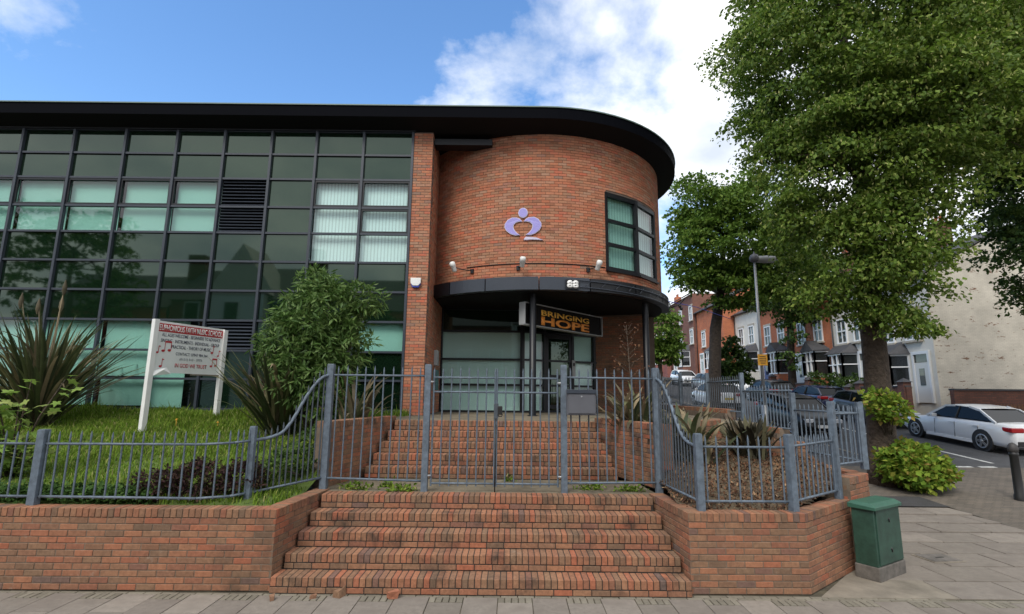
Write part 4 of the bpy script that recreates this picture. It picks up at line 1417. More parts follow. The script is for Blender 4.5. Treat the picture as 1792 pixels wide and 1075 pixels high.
lb = thing('letter_box', 'dark grey metal letter box hung on the right railing panel', 'letter box', (1.06, 7.92, 2.05))
MB().box((1.06, 7.905, 2.245), (0.44, 0.16, 0.38)).build('body', 'mailbox_grey', lb, bevel=0.008)
MB().box((1.06, 7.815, 2.225), (0.40, 0.012, 0.29)).build('door', 'mailbox_grey', lb, bevel=0.004)
MB().beam((0.84, 7.81, 2.405), (1.28, 7.81, 2.405), 0.03, 0.055).build('flap', 'frame_metal', lb)
MB().lathe([(0.012, -.008), (0.012, .008)], n=10, mat=Matrix.Translation((1.06, 7.806, 2.33)) @ Matrix.Rotation(R(90), 4, 'X')).build('keyhole', 'galvanised', lb)

t = thing('planter_railing', 'low blue-grey railing round the bark bed right of the steps', 'railing', (3.0, 6.83, 0.93))
sweep(t, (2.41, 6.84), (2.235, 8.0), (1.04, 1.08), [(0, 1.72), (.15, 1.73), (.32, 1.80), (.48, 2.02), (.64, 2.34), (.8, 2.53), (.92, 2.60), (1, 2.61)], 0.085, 'fence_paint_dark')
post(t, 2.415, 6.80, 0.92, 1.87, 0.092); post(t, 3.60, 6.82, 0.92, 1.87, 0.092, 0.3); post(t, 4.70, 7.66, 0.92, 2.29, 0.085, 0.6)
panel(t, (2.415, 6.82), (3.60, 6.84), (1.04, 1.04), (1.71, 1.71), (1.85, 1.85), 0.132, 0.10)
panel(t, (3.60, 6.84), (4.70, 7.66), (1.04, 1.05), (1.72, 1.74), (1.84, 1.86), 0.132, 0.09)

t = thing('boundary_railing', 'stepped blue-grey spiked railing climbing along the side street wall', 'railing', (5.4, 8.05, 1.3))
bp_ = [(4.70, 7.66, 2.26), (5.42, 8.12, 2.26), (5.30, 9.80, 2.41), (5.30, 11.9, 2.87), (5.30, 14.0, 2.95), (5.30, 16.2, 3.05), (5.3, 18.6, 3.25), (5.3, 21.2, 3.5), (5.3, 24.0, 3.8)]
for i, (x, y, z) in enumerate(bp_):
    if i: post(t, x, y, z - (1.05 if i > 1 else 0.98), z + 0.02, 0.085)
for a, b in zip(bp_[:-1], bp_[1:]):
    z = min(a[2], b[2]) if b[2] - a[2] < 0.2 else b[2] - 0.25
    panel(t, a[:2], b[:2], (z - 0.86, z - 0.86), (z - 0.14, z - 0.14), (z - 0.02, z - 0.02), 0.125, 0.09, mat='fence_paint' if a[1] < 11 else 'fence_paint_dark')

# ================================================================== STREET FURNITURE
# notice board on the lawn
sb = thing('notice_board', 'white music school notice board on two leaning white posts in the grass', 'sign', (-7.0, 11.1, 1.6))
BA, BB = Vector((-7.30, 10.4)), Vector((-6.70, 11.95))
bd = (BB - BA).normalized(); bn = Vector((bd.y, -bd.x)); bc = (BA + BB) / 2
MBD = frame_matrix((bc.x, bc.y, 3.25), (bd.x, bd.y, 0), (bn.x, bn.y, 0))
MB().box((0, 0, -0.02), (1.60, 1.06, 0.035), mat=MBD).build('panel', 'board_white', sb)
MB().box((0, 0.40, 0.001), (1.52, 0.17, 0.004), mat=MBD).build('title_band', 'sign_red', sb)
for u, z0, z1 in ((-0.82, 1.40, 3.80), (0.80, 1.72, 3.76)):
    q = bc + bd * u
    MB().box((q.x, q.y, (z0 + z1) / 2), (0.10, 0.10, z1 - z0), rot=math.atan2(bd.y, bd.x)).build('post', 'white_paint', sb, bevel=0.006)
def brd(txt, u, v, w, h, mat, bold=0.0, z=0.0):
    text_mesh(txt, w, h, mat, sb, MBD @ Matrix.Translation((u, v, z)), 'lettering', bold=bold, depth=0.002)
brd('EUPHONIOUS FAITH MUSIC SCHOOL', 0.0, 0.40, 1.46, 0.125, 'board_white', 0.012, 0.0045)
brd('ALL AGES WELCOME - BEGINNERS TO ADVANCE', 0.02, 0.255, 1.36, 0.072, 'sign_navy', 0.008)
brd('SINGING - INSTRUMENTS - INDIVIDUAL - GROUP', 0.01, 0.135, 1.36, 0.072, 'sign_navy', 0.008)
brd('PRACTICAL - THEORY OF MUSIC', 0.03, 0.02, 0.92, 0.072, 'sign_navy', 0.008)
brd('CONTACT: 07947 984 344', 0.05, -0.12, 0.74, 0.065, 'sign_navy', 0.008)
brd('(0121) 313 - 3772', 0.04, -0.235, 0.52, 0.062, 'sign_navy', 0.004)
brd('IN GOD WE TRUST', 0.06, -0.365, 0.74, 0.085, 'sign_red', 0.015)
def note(u, v, pair, s=1.0):
    mb = MB()
    heads = ((0, 0), (0.13, 0.02)) if pair else ((0, 0),)
    for hx, hy in heads:
        mb.prism([(u + s * (hx + 0.036 * math.cos(k * .5236)), v + s * (hy + 0.026 * math.sin(k * .5236))) for k in range(12)], 0.0005, 0.004, MBD)
        mb.box((u + s * (hx + .032), v + s * (hy + .09), 0.002), (0.011, 0.18 * s, 0.003), mat=MBD)
    if pair:
        mb.box((u + s * .097, v + s * .19, 0.0025), (0.14 * s, 0.035, 0.0035), mat=MBD)
    else:
        mb.box((u + s * .05, v + s * .16, 0.0025), (0.04, 0.02, 0.0035), mat=MBD)
    mb.build('music_note', 'sign_red', sb)
note(-0.60, -0.08, True); note(-0.62, -0.40, False, .9); note(-0.72, -0.12, False, .8); note(0.52, -0.04, False, .9); note(0.53, -0.34, True, .85); note(0.68, -0.10, False, .7)
fl = MB()
fl.add([(-0.80, -0.50, 0.01), (-0.50, -0.42, 0.02), (-0.42, -0.55, 0.07), (-0.78, -0.60, 0.06), (-0.60, -0.47, 0.09)], [(0, 1, 4), (1, 2, 4), (2, 3, 4), (3, 0, 4)], MBD)
fl.build('torn_flap', 'board_white', sb)
MB().box((0.45, -0.545, -0.02), (0.72, 0.03, 0.06), mat=MBD).build('support_rail', 'concrete', sb)

# street cabinet beside the planter wall
cu_ = Vector((0.84, 0.50)).normalized()
cab = thing('street_cabinet', 'green metal street cabinet on a stained concrete plinth beside the planter wall', 'cabinet', (4.80, 7.12, 0.0), math.atan2(cu_.y, cu_.x) + 0.02)
CW, CD = 0.72, 0.27
MB().box((CW / 2, CD / 2, 0.085), (CW + 0.03, CD + 0.03, 0.18)).build('plinth', 'plinth', cab, True, bevel=0.015)
MB().box((CW / 2, CD / 2, 0.535), (CW, CD, 0.72)).build('body', 'cabinet_green', cab, True, bevel=0.008)
MB().box((CW / 2 + 0.012, -0.006, 0.535), (CW - 0.06, 0.014, 0.68)).build('door', 'cabinet_green', cab, True, bevel=0.004)
lid = MB()
lid.add([(-.03, -.04, .885), (CW + .03, -.04, .885), (CW + .03, CD + .03, .885), (-.03, CD + .03, .885),
         (-.03, -.04, .925), (CW + .03, -.04, .925), (CW + .03, CD + .03, .945), (-.03, CD + .03, .945),
         (.01, .03, .968), (CW - .01, .03, .968), (CW - .01, CD - .01, .975), (.01, CD - .01, .975)],
        [(3, 2, 1, 0), (0, 1, 5, 4), (1, 2, 6, 5), (2, 3, 7, 6), (3, 0, 4, 7), (4, 5, 9, 8), (5, 6, 10, 9), (6, 7, 11, 10), (7, 4, 8, 11), (8, 9, 10, 11)])
lid.build('lid', 'cabinet_lid', cab, True, bevel=0.006)
for z in (0.74, 0.36):
    MB().lathe([(0.02, -.004), (0.02, .006), (0.008, .012)], n=10, mat=Matrix.Translation((0.38, -0.012, z)) @ Matrix.Rotation(R(90), 4, 'X')).box(
        (0.38, -0.02, z - 0.022), (0.012, 0.012, 0.03)).build('lock', 'lock_black', cab, True)

principled('car_trim_bollard', (0.04, 0.037, 0.036), 0.6)
# bollard on the raised crossing
bz = gz(12.0)
bo_ = thing('bollard', 'dark bollard with a domed top standing at the road edge', 'bollard', (11.42, 12.0, bz))
MB().lathe([(0.105, -0.02), (0.105, 0.10), (0.088, 0.14), (0.080, 0.95), (0.09, 0.97), (0.09, 1.02), (0.075, 1.04)], n=18).build('shaft', 'lock_black', bo_, True)
MB().lathe([(0.078, 1.04), (0.098, 1.06), (0.098, 1.12), (0.085, 1.19), (0.05, 1.235), (0.012, 1.25)], n=18).build('cap', 'car_trim_bollard', bo_, True)

# street lamp on the left pavement of the side street
lz = gz(19.5)
lp = thing('street_lamp', 'grey street lamp post with a hooded lantern on the side street pavement', 'street lamp', (9.5, 19.5, lz))
MB().tube([(0, 0, 0), (0, 0, 1.3)], [0.10, 0.10], 12).build('base', 'galvanised', lp, True)
MB().tube([(0, 0, 1.3), (0, 0, 6.85)], [0.062, 0.045], 12).build('column', 'galvanised', lp, True)
MB().lathe([(0.05, 6.80), (0.17, 6.86), (0.19, 6.98), (0.14, 7.10), (0.03, 7.16), (0.01, 7.26)], n=14).build('lantern', 'mailbox_grey', lp, True)
MB().lathe([(0.06, -0.30), (0.13, -0.28), (0.15, 0.0), (0.13, 0.25), (0.05, 0.30)], n=12,
           mat=Matrix.Translation((0.46, 0, 6.93)) @ Matrix.Rotation(R(90), 4, 'Y') @ Matrix.Diagonal((1.0, 1.4, 1.25, 1))).build('hood', 'plastic_grey', lp, True)
principled('yellow_sign', (0.75, 0.36, 0.02), 0.5)
ys_ = thing('parking_sign', 'small yellow sign plate fixed to the street lamp column', 'sign', (9.5, 19.40, 3.55))
MB().box((9.5, 19.41, 3.74), (0.36, 0.02, 0.42)).build('plate', 'yellow_sign', ys_)
for z, w in ((3.86, .22), (3.78, .26), (3.70, .24), (3.62, .18)):
    MB().box((9.5, 19.397, z), (w, 0.004, 0.028)).build('print_line', 'lock_black', ys_)
MB().box((9.5, 19.44, 3.74), (0.14, 0.05, 0.05)).build('clamp', 'galvanised', ys_)
# ================================================================== PLANTS
def clump_points(lobes, n, clump=34, spread=0.32, shell=0.62, rg=nrg):
    """leaf positions: every lobe carries boughs, a bough is a shallow drooping dome of leaves"""
    vol = np.array([l[1][0] * l[1][1] + l[1][0] * l[1][2] + l[1][1] * l[1][2] for l in lobes])
    out, dirs = [], []
    for (c, r), w in zip(lobes, vol / vol.sum()):
        k = max(2, int(n * w / clump))
        C = ellipsoid_points(k, c, r, rg, shell)
        d = (C - np.array(c)) / np.array(r)
        s = spread * rg.uniform(0.6, 1.45, size=(k, 1, 1))
        u = rg.normal(size=(k, clump, 3)); u /= np.linalg.norm(u, axis=2, keepdims=True)
        u[:, :, 2] = np.abs(u[:, :, 2]) * 0.9 - 0.35
        rad = rg.uniform(0.55, 1.05, size=(k, clump, 1))
        P = C[:, None, :] + u * rad * s * np.array([1.25, 1.25, 0.95])
        out.append(P.reshape(-1, 3))
        dirs.append((d[:, None, :] * 0.5 + u).reshape(-1, 3))
    return np.concatenate(out), np.concatenate(dirs)

def crown(parent, lobes, n, size, mat, aspect=0.7, droop=0.5, up=0.45, spread=0.32, clump=34, shell=0.62, name='crown', outw=0.6):
    P, D = clump_points(lobes, n, clump, spread, shell)
    V, F = leaf_cloud(P, size, aspect, up, droop, outward=D * outw)
    return np_mesh(name, V, F, mat, parent)

def tree(name, label, base, trunk, lobes, n, size, mat, limbs=(), bark='bark_brown', group=None, spread=0.32, droop=0.5, clump=34, twigs=True, shell=0.62, bracts=0):
    t = thing(name, label, 'tree', base, group=group)
    mb = MB().tube([p for p, r in trunk], [r for p, r in trunk], 12)
    tr = mb.build('trunk', bark, t)
    top = Vector(trunk[-1][0])
    for pts, rs in limbs:
        MB().tube(pts, rs, 8).build('limb', bark, t)
    if twigs:
        mb = MB()
        for c, r in lobes:
            c = Vector(c)
            st = min((Vector(p) for p, _ in trunk[1:]), key=lambda q: (q - c).length)
            mid = st.lerp(c, 0.5) + Vector((0, 0, 0.15 * (c - st).length))
            rr = 0.03 + 0.018 * max(r)
            mb.tube([st, mid, c], [rr * 1.3, rr, rr * 0.5], 6)
            for k in range(4):
                a = rng.uniform(0, 6.28)
                e = c + Vector((math.cos(a) * r[0], math.sin(a) * r[1], rng.uniform(-.4, .7) * r[2])) * 0.75
                mb.tube([c.lerp(mid, .3), c.lerp(e, .5) + Vector((0, 0, .1)), e], [rr * .5, rr * .35, rr * .12], 5)
        mb.build('branches', bark, t)
    st = nrg.bit_generator.state
    crown(t, lobes, n, size, mat, spread=spread, droop=droop, clump=clump, shell=shell)
    if bracts:
        # pale flower bracts hang from the tips of the same boughs
        nrg.bit_generator.state = st
        P, D = clump_points(lobes, n, clump, spread, shell)
        sel = nrg.random(len(P)) < bracts / len(P)
        tips = P[sel] + D[sel] / np.linalg.norm(D[sel], axis=1, keepdims=True) * 0.07
        V, F = leaf_cloud(tips, size * 0.85, 0.36, 0.2, 2.2)
        o = np_mesh('bracts', V, F, 'bract', t)
        o['kind'] = 'stuff'
    return t

bz = gz(13.4)
tree('lime_tree', 'huge leafy lime tree with a thick trunk on the corner pavement', (9.45, 13.4, bz),
     [((9.42, 13.4, bz - .1), .42), ((9.44, 13.4, bz + .5), .33), ((9.5, 13.4, 3.0), .29), ((9.55, 13.4, 5.5), .26), ((9.7, 13.4, 8), .21), ((9.6, 13.4, 11), .14), ((9.6, 13.4, 14), .07)],
     [((9.8, 13.6, 12.6), (3.4, 3.4, 3.0)), ((8.4, 13.2, 10.4), (1.6, 2.3, 1.9)), ((7.8, 12.9, 11.9), (1.0, 1.6, 1.5)), ((8.5, 12.6, 8.5), (1.75, 1.7, 1.7)),
      ((8.45, 13.0, 6.5), (1.0, 1.3, 1.5)), ((9.7, 12.5, 6.7), (1.1, 1.0, 1.3)), ((11.6, 13.2, 10.9), (2.5, 2.4, 2.0)), ((13.4, 13.0, 10.9), (2.1, 2.1, 1.9)),
      ((10.3, 11.7, 9.6), (1.9, 1.4, 1.7)), ((12.6, 12.6, 9.2), (1.4, 1.4, .8)), ((10.0, 13.4, 15.6), (2.8, 3.0, 1.7)), ((13.0, 13.5, 13.6), (2.6, 2.5, 2.0)),
      ((9.95, 12.85, 5.0), (.55, .55, .8)), ((8.5, 12.9, 5.05), (.65, .7, .6)), ((15.0, 13.6, 12.2), (1.6, 1.8, 1.6)), ((11.0, 12.3, 8.0), (.7, .8, .7)),
      ((8.95, 12.5, 4.5), (.45, .35, .6)), ((9.85, 12.4, 4.4), (.42, .35, .7)), ((9.35, 12.6, 4.3), (.22, .2, .45)), ((9.1, 12.2, 5.6), (.7, .5, .9)), ((9.75, 12.3, 5.9), (.6, .5, .9)), ((9.3, 12.5, 7.8), (1.2, .9, 1.2)), ((8.8, 12.4, 6.0), (.8, .7, 1.0)), ((9.4, 12.6, 5.4), (.5, .4, .8)), ((10.3, 12.5, 7.4), (.9, .8, .8))],
     190000, 0.112, 'lime_leaf', spread=0.60, droop=0.9, clump=260, shell=0.80, bracts=20000)

bz = gz(24)
tree('street_tree', 'street tree with a leaning trunk on the left pavement behind the lamp post', (9.35, 24, bz),
     [((9.3, 24, bz - .1), .36), ((9.4, 24, 2.5), .29), ((9.62, 24, 5.5), .26), ((10.0, 24, 7.5), .18), ((10.3, 24, 10), .09)],
     [((10.9, 24, 10.0), (2.9, 2.6, 2.4)), ((9.2, 23.6, 9.2), (1.6, 1.8, 1.7)), ((9.3, 24, 11.6), (1.5, 1.6, 1.4)), ((12.6, 23.5, 8.2), (1.7, 1.7, 1.6)),
      ((10.6, 23.3, 7.3), (1.6, 1.4, 1.0)), ((8.7, 23.5, 7.9), (.8, .9, .7)), ((12.3, 24, 11.8), (1.9, 1.9, 1.6))],
     42000, 0.17, 'street_leaf', bark='bark_dark', group='street trees', spread=0.5, clump=80)

bz = gz(37.5)
tree('street_tree', 'dark street tree in front of the orange brick houses across the road', (20.4, 37.5, bz),
     [((20.4, 37.5, bz - .1), .30), ((20.45, 37.5, 5.5), .24), ((20.6, 37.5, 8), .22), ((20.8, 37.5, 12), .10)],
     [((20.8, 37, 12.2), (3.6, 3.3, 3.3)), ((19.2, 36.6, 9.6), (1.7, 1.7, 1.5)), ((21.6, 36.8, 9.3), (1.6, 1.6, 1.6)), ((20.2, 37.1, 7.2), (.8, .8, .9)), ((20.4, 37.2, 5.0), (.4, .4, 1.1))],
     15000, 0.24, 'dark_leaf', bark='bark_dark', group='street trees', spread=0.55, clump=60)

bz = gz(18)
tree('street_tree', 'dark leafy tree hanging into the picture before the cream gable wall', (20.9, 17.0, bz),
     [((20.9, 17.0, bz - .1), .33), ((20.9, 17.0, 4), .27), ((20.6, 17.0, 8), .2), ((20.3, 17, 13), .1)],
     [((20.3, 17.2, 10.6), (3.0, 3.0, 3.4)), ((18.0, 16.8, 8.9), (1.5, 1.6, 1.6)), ((17.6, 16.8, 7.1), (1.2, 1.3, 1.2)), ((18.2, 16.7, 5.6), (1.1, 1.3, 1.1)), ((17.4, 16.8, 10.8), (1.4, 1.5, 1.3)), ((19.6, 17, 14.4), (2.8, 2.6, 2.4)), ((18.0, 17, 12.4), (1.8, 1.8, 1.8))],
     48000, 0.15, 'dark_leaf', bark='bark_dark', group='street trees', spread=0.5, clump=90)

bz = gz(36)
tree('street_tree', 'pale green street tree seen between the tower and the far red houses', (10.4, 36, bz),
     [((10.4, 36, bz - .1), .2), ((10.4, 36, 4.5), .15), ((10.4, 36, 7), .08)],
     [((10.4, 36, 6.9), (1.5, 1.5, 1.9)), ((10.9, 36, 5.6), (1.1, 1.1, 1.0)), ((10.0, 36, 5.4), (.9, .9, .9))],
     6000, 0.24, 'street_leaf', group='street trees', spread=0.35)
bz = gz(25.5)
tree('sapling', 'young small-crowned tree beside the leaning street tree', (10.95, 25.5, bz),
     [((10.95, 25.5, bz - .05), .05), ((10.95, 25.5, 3.2), .035), ((10.95, 25.5, 4.8), .015)],
     [((10.95, 25.5, 4.0), (.75, .75, .9)), ((11.4, 25.5, 3.5), (.55, .5, .5)), ((10.5, 25.5, 3.5), (.55, .5, .5)), ((11.0, 25.5, 4.8), (.35, .35, .5))],
     3500, 0.17, 'dark_leaf', spread=0.18, clump=20)
bz = gz(85)
for x, y, zz, lab in ((33, 108, 15.5, 'far round treetop above the roofs at the end of the street'),):
    tree('far_tree', lab, (x, y, bz), [((x, y, bz - .2), .4), ((x, y, zz - 4), .3), ((x, y, zz), .15)],
         [((x, y, zz), (3.4, 3.2, 2.6)), ((x - 2, y, zz - 2), (2.4, 2.2, 2.0)), ((x + 2, y, zz - 2), (2.4, 2.2, 2.0))], 5000, 0.45, 'dark_leaf', spread=0.6)

def shrub(name, label, base, lobes, n, size, mat, aspect=0.6, droop=0.2, spread=0.12, clump=14, stems=6, cat='shrub', shell=0.55, up=0.45, outw=0.6):
    t = thing(name, label, cat, base)
    mb = MB()
    for k in range(stems):
        c, r = lobes[k % len(lobes)]
        e = Vector(c) + Vector((rng.uniform(-.5, .5) * r[0], rng.uniform(-.5, .5) * r[1], rng.uniform(0, .6) * r[2]))
        b = Vector(base) + Vector((rng.uniform(-.1, .1), rng.uniform(-.1, .1), -0.03))
        mb.tube([b, b.lerp(e, .5) + Vector((rng.uniform(-.1, .1), rng.uniform(-.1, .1), .05)), e], [0.016, 0.011, 0.004], 5)
    mb.build('stems', 'bark_brown', t)
    crown(t, lobes, n, size, mat, aspect=aspect, droop=droop, spread=spread, clump=clump, name='foliage', shell=shell, up=up, outw=outw)
    return t

shrub('leafy_shrub', 'tall willow-leaved green shrub growing before the glass facade', (-3.9, 10.3, lawn_z(-3.9, 10.3)),
      [((-3.85, 10.3, 3.85), (.80, .75, .72)), ((-4.35, 10.2, 3.35), (.62, .6, .7)), ((-3.45, 10.3, 3.25), (.58, .6, .7)), ((-3.9, 10.1, 2.7), (.70, .6, .6)), ((-3.1, 10.3, 4.25), (.42, .4, .32)),
       ((-4.0, 10.3, 4.5), (.35, .35, .38)), ((-3.5, 10.2, 2.25), (.4, .4, .5))], 11500, 0.17, 'shrub_leaf', aspect=0.24, droop=0.5, spread=0.13, stems=16, up=0.3, outw=0.9)
shrub('burgundy_shrub', 'low dark burgundy shrub behind the lawn railing', (-4.3, 7.2, 0.93),
      [((-4.7, 7.15, 1.10), (.38, .26, .24)), ((-4.15, 7.2, 1.16), (.42, .28, .28)), ((-3.68, 7.35, 1.15), (.30, .3, .30))], 5200, 0.055, 'burgundy_leaf', aspect=0.55, spread=0.06, stems=14)
shrub('bank_shrub', 'dark green undergrowth beneath the swept railing', (-3.25, 8.2, 1.1),
      [((-3.35, 8.3, 1.3), (.35, .4, .25)), ((-3.2, 8.9, 1.5), (.3, .4, .3)), ((-3.5, 7.8, 1.15), (.25, .3, .2))], 2200, 0.07, 'dark_leaf', spread=0.08)
bz = gz(13.1)
shrub('basal_bush', 'round yellow-green leafy bush at the foot of the lime tree', (10.0, 12.9, bz),
      [((9.85, 12.9, bz + .58), (.66, .6, .5)), ((10.2, 12.9, bz + .40), (.48, .45, .38)), ((9.6, 12.9, bz + .75), (.42, .4, .36)), ((9.7, 12.6, bz + .4), (.75, .45, .38)), ((9.3, 12.75, bz + .55), (.4, .35, .45))],
      5600, 0.135, 'yellow_leaf', aspect=0.8, spread=0.12, clump=12, stems=10)
shrub('trunk_shoots', 'spray of yellow leaves sprouting from the lime tree trunk above the railing', (9.4, 13.0, 1.5),
      [((9.25, 12.85, 2.15), (.40, .35, .34)), ((9.05, 12.85, 2.35), (.3, .25, .25)), ((9.45, 12.8, 2.0), (.28, .28, .25))], 800, 0.125, 'yellow_leaf', aspect=0.8, spread=0.12, clump=10)
t = thing('hedge', 'dark green clipped hedge in the front garden of the white terrace house', 'hedge', (20.95, 33, gz(33)))
for yy in (31.0, 32.7, 34.4, 36.0):
    MB().tube([(20.95, yy, gz(yy) - .02), (20.95, yy, gz(yy) + 1.2)], .03, 5).build('stem', 'bark_dark', t)
crown(t, [((20.95, yy, gz(yy) + 1.25 + .1 * math.sin(yy * 3)), (.5, .8, .75)) for yy in (30.8, 31.8, 32.8, 33.8, 34.8, 35.8)], 6000, 0.13, 'dark_leaf', spread=0.14, name='foliage', shell=.4)

# --------------------------------------------------- New Zealand flax: strap leaves, each an object
_strap = {}
def strap_mesh(kind, mat):
    key = (kind, mat)
    if key in _strap: return _strap[key]
    bend = [0.15, 0.35, 0.6, 0.95, 1.5, 2.3, 0.25, 1.2][kind % 8]
    n = 8; vs_ = []; x = z = 0.0
    for i in range(n + 1):
        s = i / n
        phi = 0.05 + bend * s ** 2.2
        w = 0.021 * (0.75 + 0.9 * s - 0.4 * s * s) * (1 - s ** 5) + 0.0008
        vs_ += [(x + .35 * w, -w, z), (x, 0, z - .2 * w), (x + .35 * w, w, z)]
        x += math.sin(phi) / n; z += math.cos(phi) / n
    fs = []
    for i in range(n):
        for k in (0, 1):
            a = i * 3 + k
            fs.append((a, a + 1, a + 4, a + 3))
    me = MB().add(vs_, fs, smooth=True).mesh('strap_leaf')
    me.materials.append(MATS[mat])
    _strap[key] = me
    return me

def flax(name, label, base, n, length, mat, tilt=(0.1, 0.75), kinds=(0, 1, 2, 3, 6), wide=1.0, dry=0.15, dry_mat='dry_flax'):
    t = thing(name, label, 'plant', base)
    for k in range(n):
        m = dry_mat if rng.random() < dry else mat
        kd = rng.choice(kinds) if m == mat else rng.choice((2, 3, 4, 5, 7))
        o = bpy.data.objects.new('leaf', strap_mesh(kd, m))
        L_ = length * rng.uniform(0.55, 1.0)
        a = rng.uniform(0, 6.283)
        ti = rng.uniform(*tilt)
        M_ = Matrix.Translation((rng.gauss(0, .08) * wide, rng.gauss(0, .08) * wide, -0.03)) @ rz(a) @ Matrix.Rotation(ti, 4, 'Y') @ Matrix.Diagonal((L_, 1.25 * wide * rng.uniform(.8, 1.2), L_, 1))
        link(o, t, True)
        o.matrix_local = M_
    return t
fx = flax('flax_plant', 'large spiky flax with seed stalks at the far left of the lawn', (-9.95, 11.0, lawn_z(-9.95, 11.0)), 260, 2.75, 'flax_leaf', (0.03, 0.8), (0, 1, 2, 2, 3, 3, 6), 1.05, .10)
for dx, dy, h_ in ((-.75, 0, 2.75), (-.45, .1, 2.65), (.15, 0, 3.05), (.05, .1, 2.7)):
    MB().tube([(0, 0, 0), (dx * .6, dy, h_ * .6), (dx, dy, h_)], [.018, .013, .008], 6).build('flower_stalk', 'dry_flax', fx, True)
    MB().lathe([(.01, -.16), (.045, -.05), (.04, .06), (.008, .2)], (dx, dy, h_ - .1), 8).build('seed_head', 'dry_flax', fx, True)
flax('flax_plant', 'spiky flax fanning out left of the tall shrub', (-4.65, 10.5, lawn_z(-4.65, 10.5)), 170, 2.25, 'flax_leaf', (0.05, 0.75), wide=1.1, dry=.12)
flax('flax_plant', 'withered flax with drooping straw-coloured leaves behind the tall left railing', (-2.95, 9.9, 1.42), 34, 1.75, 'flax_leaf', (0.05, 0.45), (3, 4, 5, 7), 1.4, .75)
flax('flax_plant', 'arching pale flax on the wall right of the upper steps', (2.3, 9.75, 1.55), 90, 1.35, 'flax_leaf', (0.1, 0.7), (2, 3, 4, 5, 7), 1.7, .5)
flax('flax_plant', 'arching flax with long drooping blades behind the swept railing of the bark bed', (3.0, 8.95, bed_z(3.0, 8.95)), 80, 1.2, 'flax_leaf', (0.1, 0.8), (2, 3, 4, 5, 7), 1.5, .4)
ramp_mat('dark_flax', [(0.0, (0.022, 0.022, 0.014)), (0.6, (0.05, 0.045, 0.028)), (1.0, (0.09, 0.085, 0.045))], namt=0.25, nscale=6, bump=0)
flax('flax_plant', 'compact dark spiky flax in the middle of the bark bed', (4.15, 9.15, bed_z(4.15, 9.15)), 130, 0.82, 'dark_flax', (0.0, 0.75), (0, 1, 2, 3), 1.2, .05)

# dry flower spike behind the right railing
ds = thing('dead_stalk', 'dry brown branching seed stalk standing before the porch wall', 'plant', (2.33, 10.2, 1.6))
MB().tube([(2.33, 10.2, 1.6), (2.35, 10.2, 2.7), (2.30, 10.2, 3.75)], [.014, .010, .005], 6).build('stem', 'bark_brown', ds)
tw = MB(); pp = []
for k in range(22):
    z = 2.6 + 1.1 * k / 22; s = (1 if k % 2 else -1) * rng.uniform(.12, .28) * (1.2 - k / 30)
    e = (2.33 + s, 10.2 + rng.uniform(-.15, .15), z + .16)
    tw.tube([(2.33, 10.2, z), e], [.006, .003], 4)
    pp += [e] * 5
tw.build('twigs', 'bark_brown', ds)
V, F = leaf_cloud(np.array(pp) + nrg.normal(size=(len(pp), 3)) * .03, 0.055, .6)
np_mesh('seed_pods', V, F, 'mulch', ds)['kind'] = 'stuff'

# sycamore seedling behind the railing at the far left: big lobed leaves
def lobed_leaf():
    pts = []
    for k, (a, r) in enumerate(((-150, .35), (-115, .62), (-85, .45), (-60, .9), (-30, .55), (0, 1.05), (30, .55), (60, .9), (85, .45), (115, .62), (150, .35), (180, .08))):
        pts.append((r * math.cos(R(a)), r * math.sin(R(a)), -0.10 * r * r + 0.05 * math.sin(k * 2.2)))
    vs_ = [(0, 0, 0.03)] + pts
    return MB().add(vs_, [(0, i + 1, (i + 1) % 12 + 1) for i in range(12)], smooth=True).mesh('lobed_leaf')
ll = lobed_leaf(); ll.materials.append(MATS['sycamore_leaf'])
sy = thing('sycamore_seedling', 'pale green sycamore seedling with big lobed leaves at the left picture edge', 'shrub', (-7.42, 7.9, lawn_z(-7.42, 7.9)))
stems = MB()
bz = lawn_z(-7.75, 8.0)
for k in range(16):
    e = (rng.uniform(-.75, .62), rng.uniform(-.5, .3), rng.uniform(.25, 1.55))
    stems.tube([(0, 0, -.03), (e[0] * .5, e[1] * .5, e[2] * .6), e], [.018, .012, .005], 5)
    for q in range(16):
        f = rng.uniform(.25, 1.05)
        o = bpy.data.objects.new('leaf', ll)
        s = rng.uniform(.085, .15)
        p = Vector(e) * f + Vector((rng.gauss(0, .10), rng.gauss(0, .10), rng.gauss(0, .06)))
        link(o, sy, True)
        o.matrix_local = Matrix.Translation(p) @ rz(rng.uniform(0, 6.28)) @ Matrix.Rotation(rng.uniform(-.1, .9), 4, 'Y') @ Matrix.Diagonal((s, s, s, 1))
stems.build('stems', 'bark_brown', sy, True)

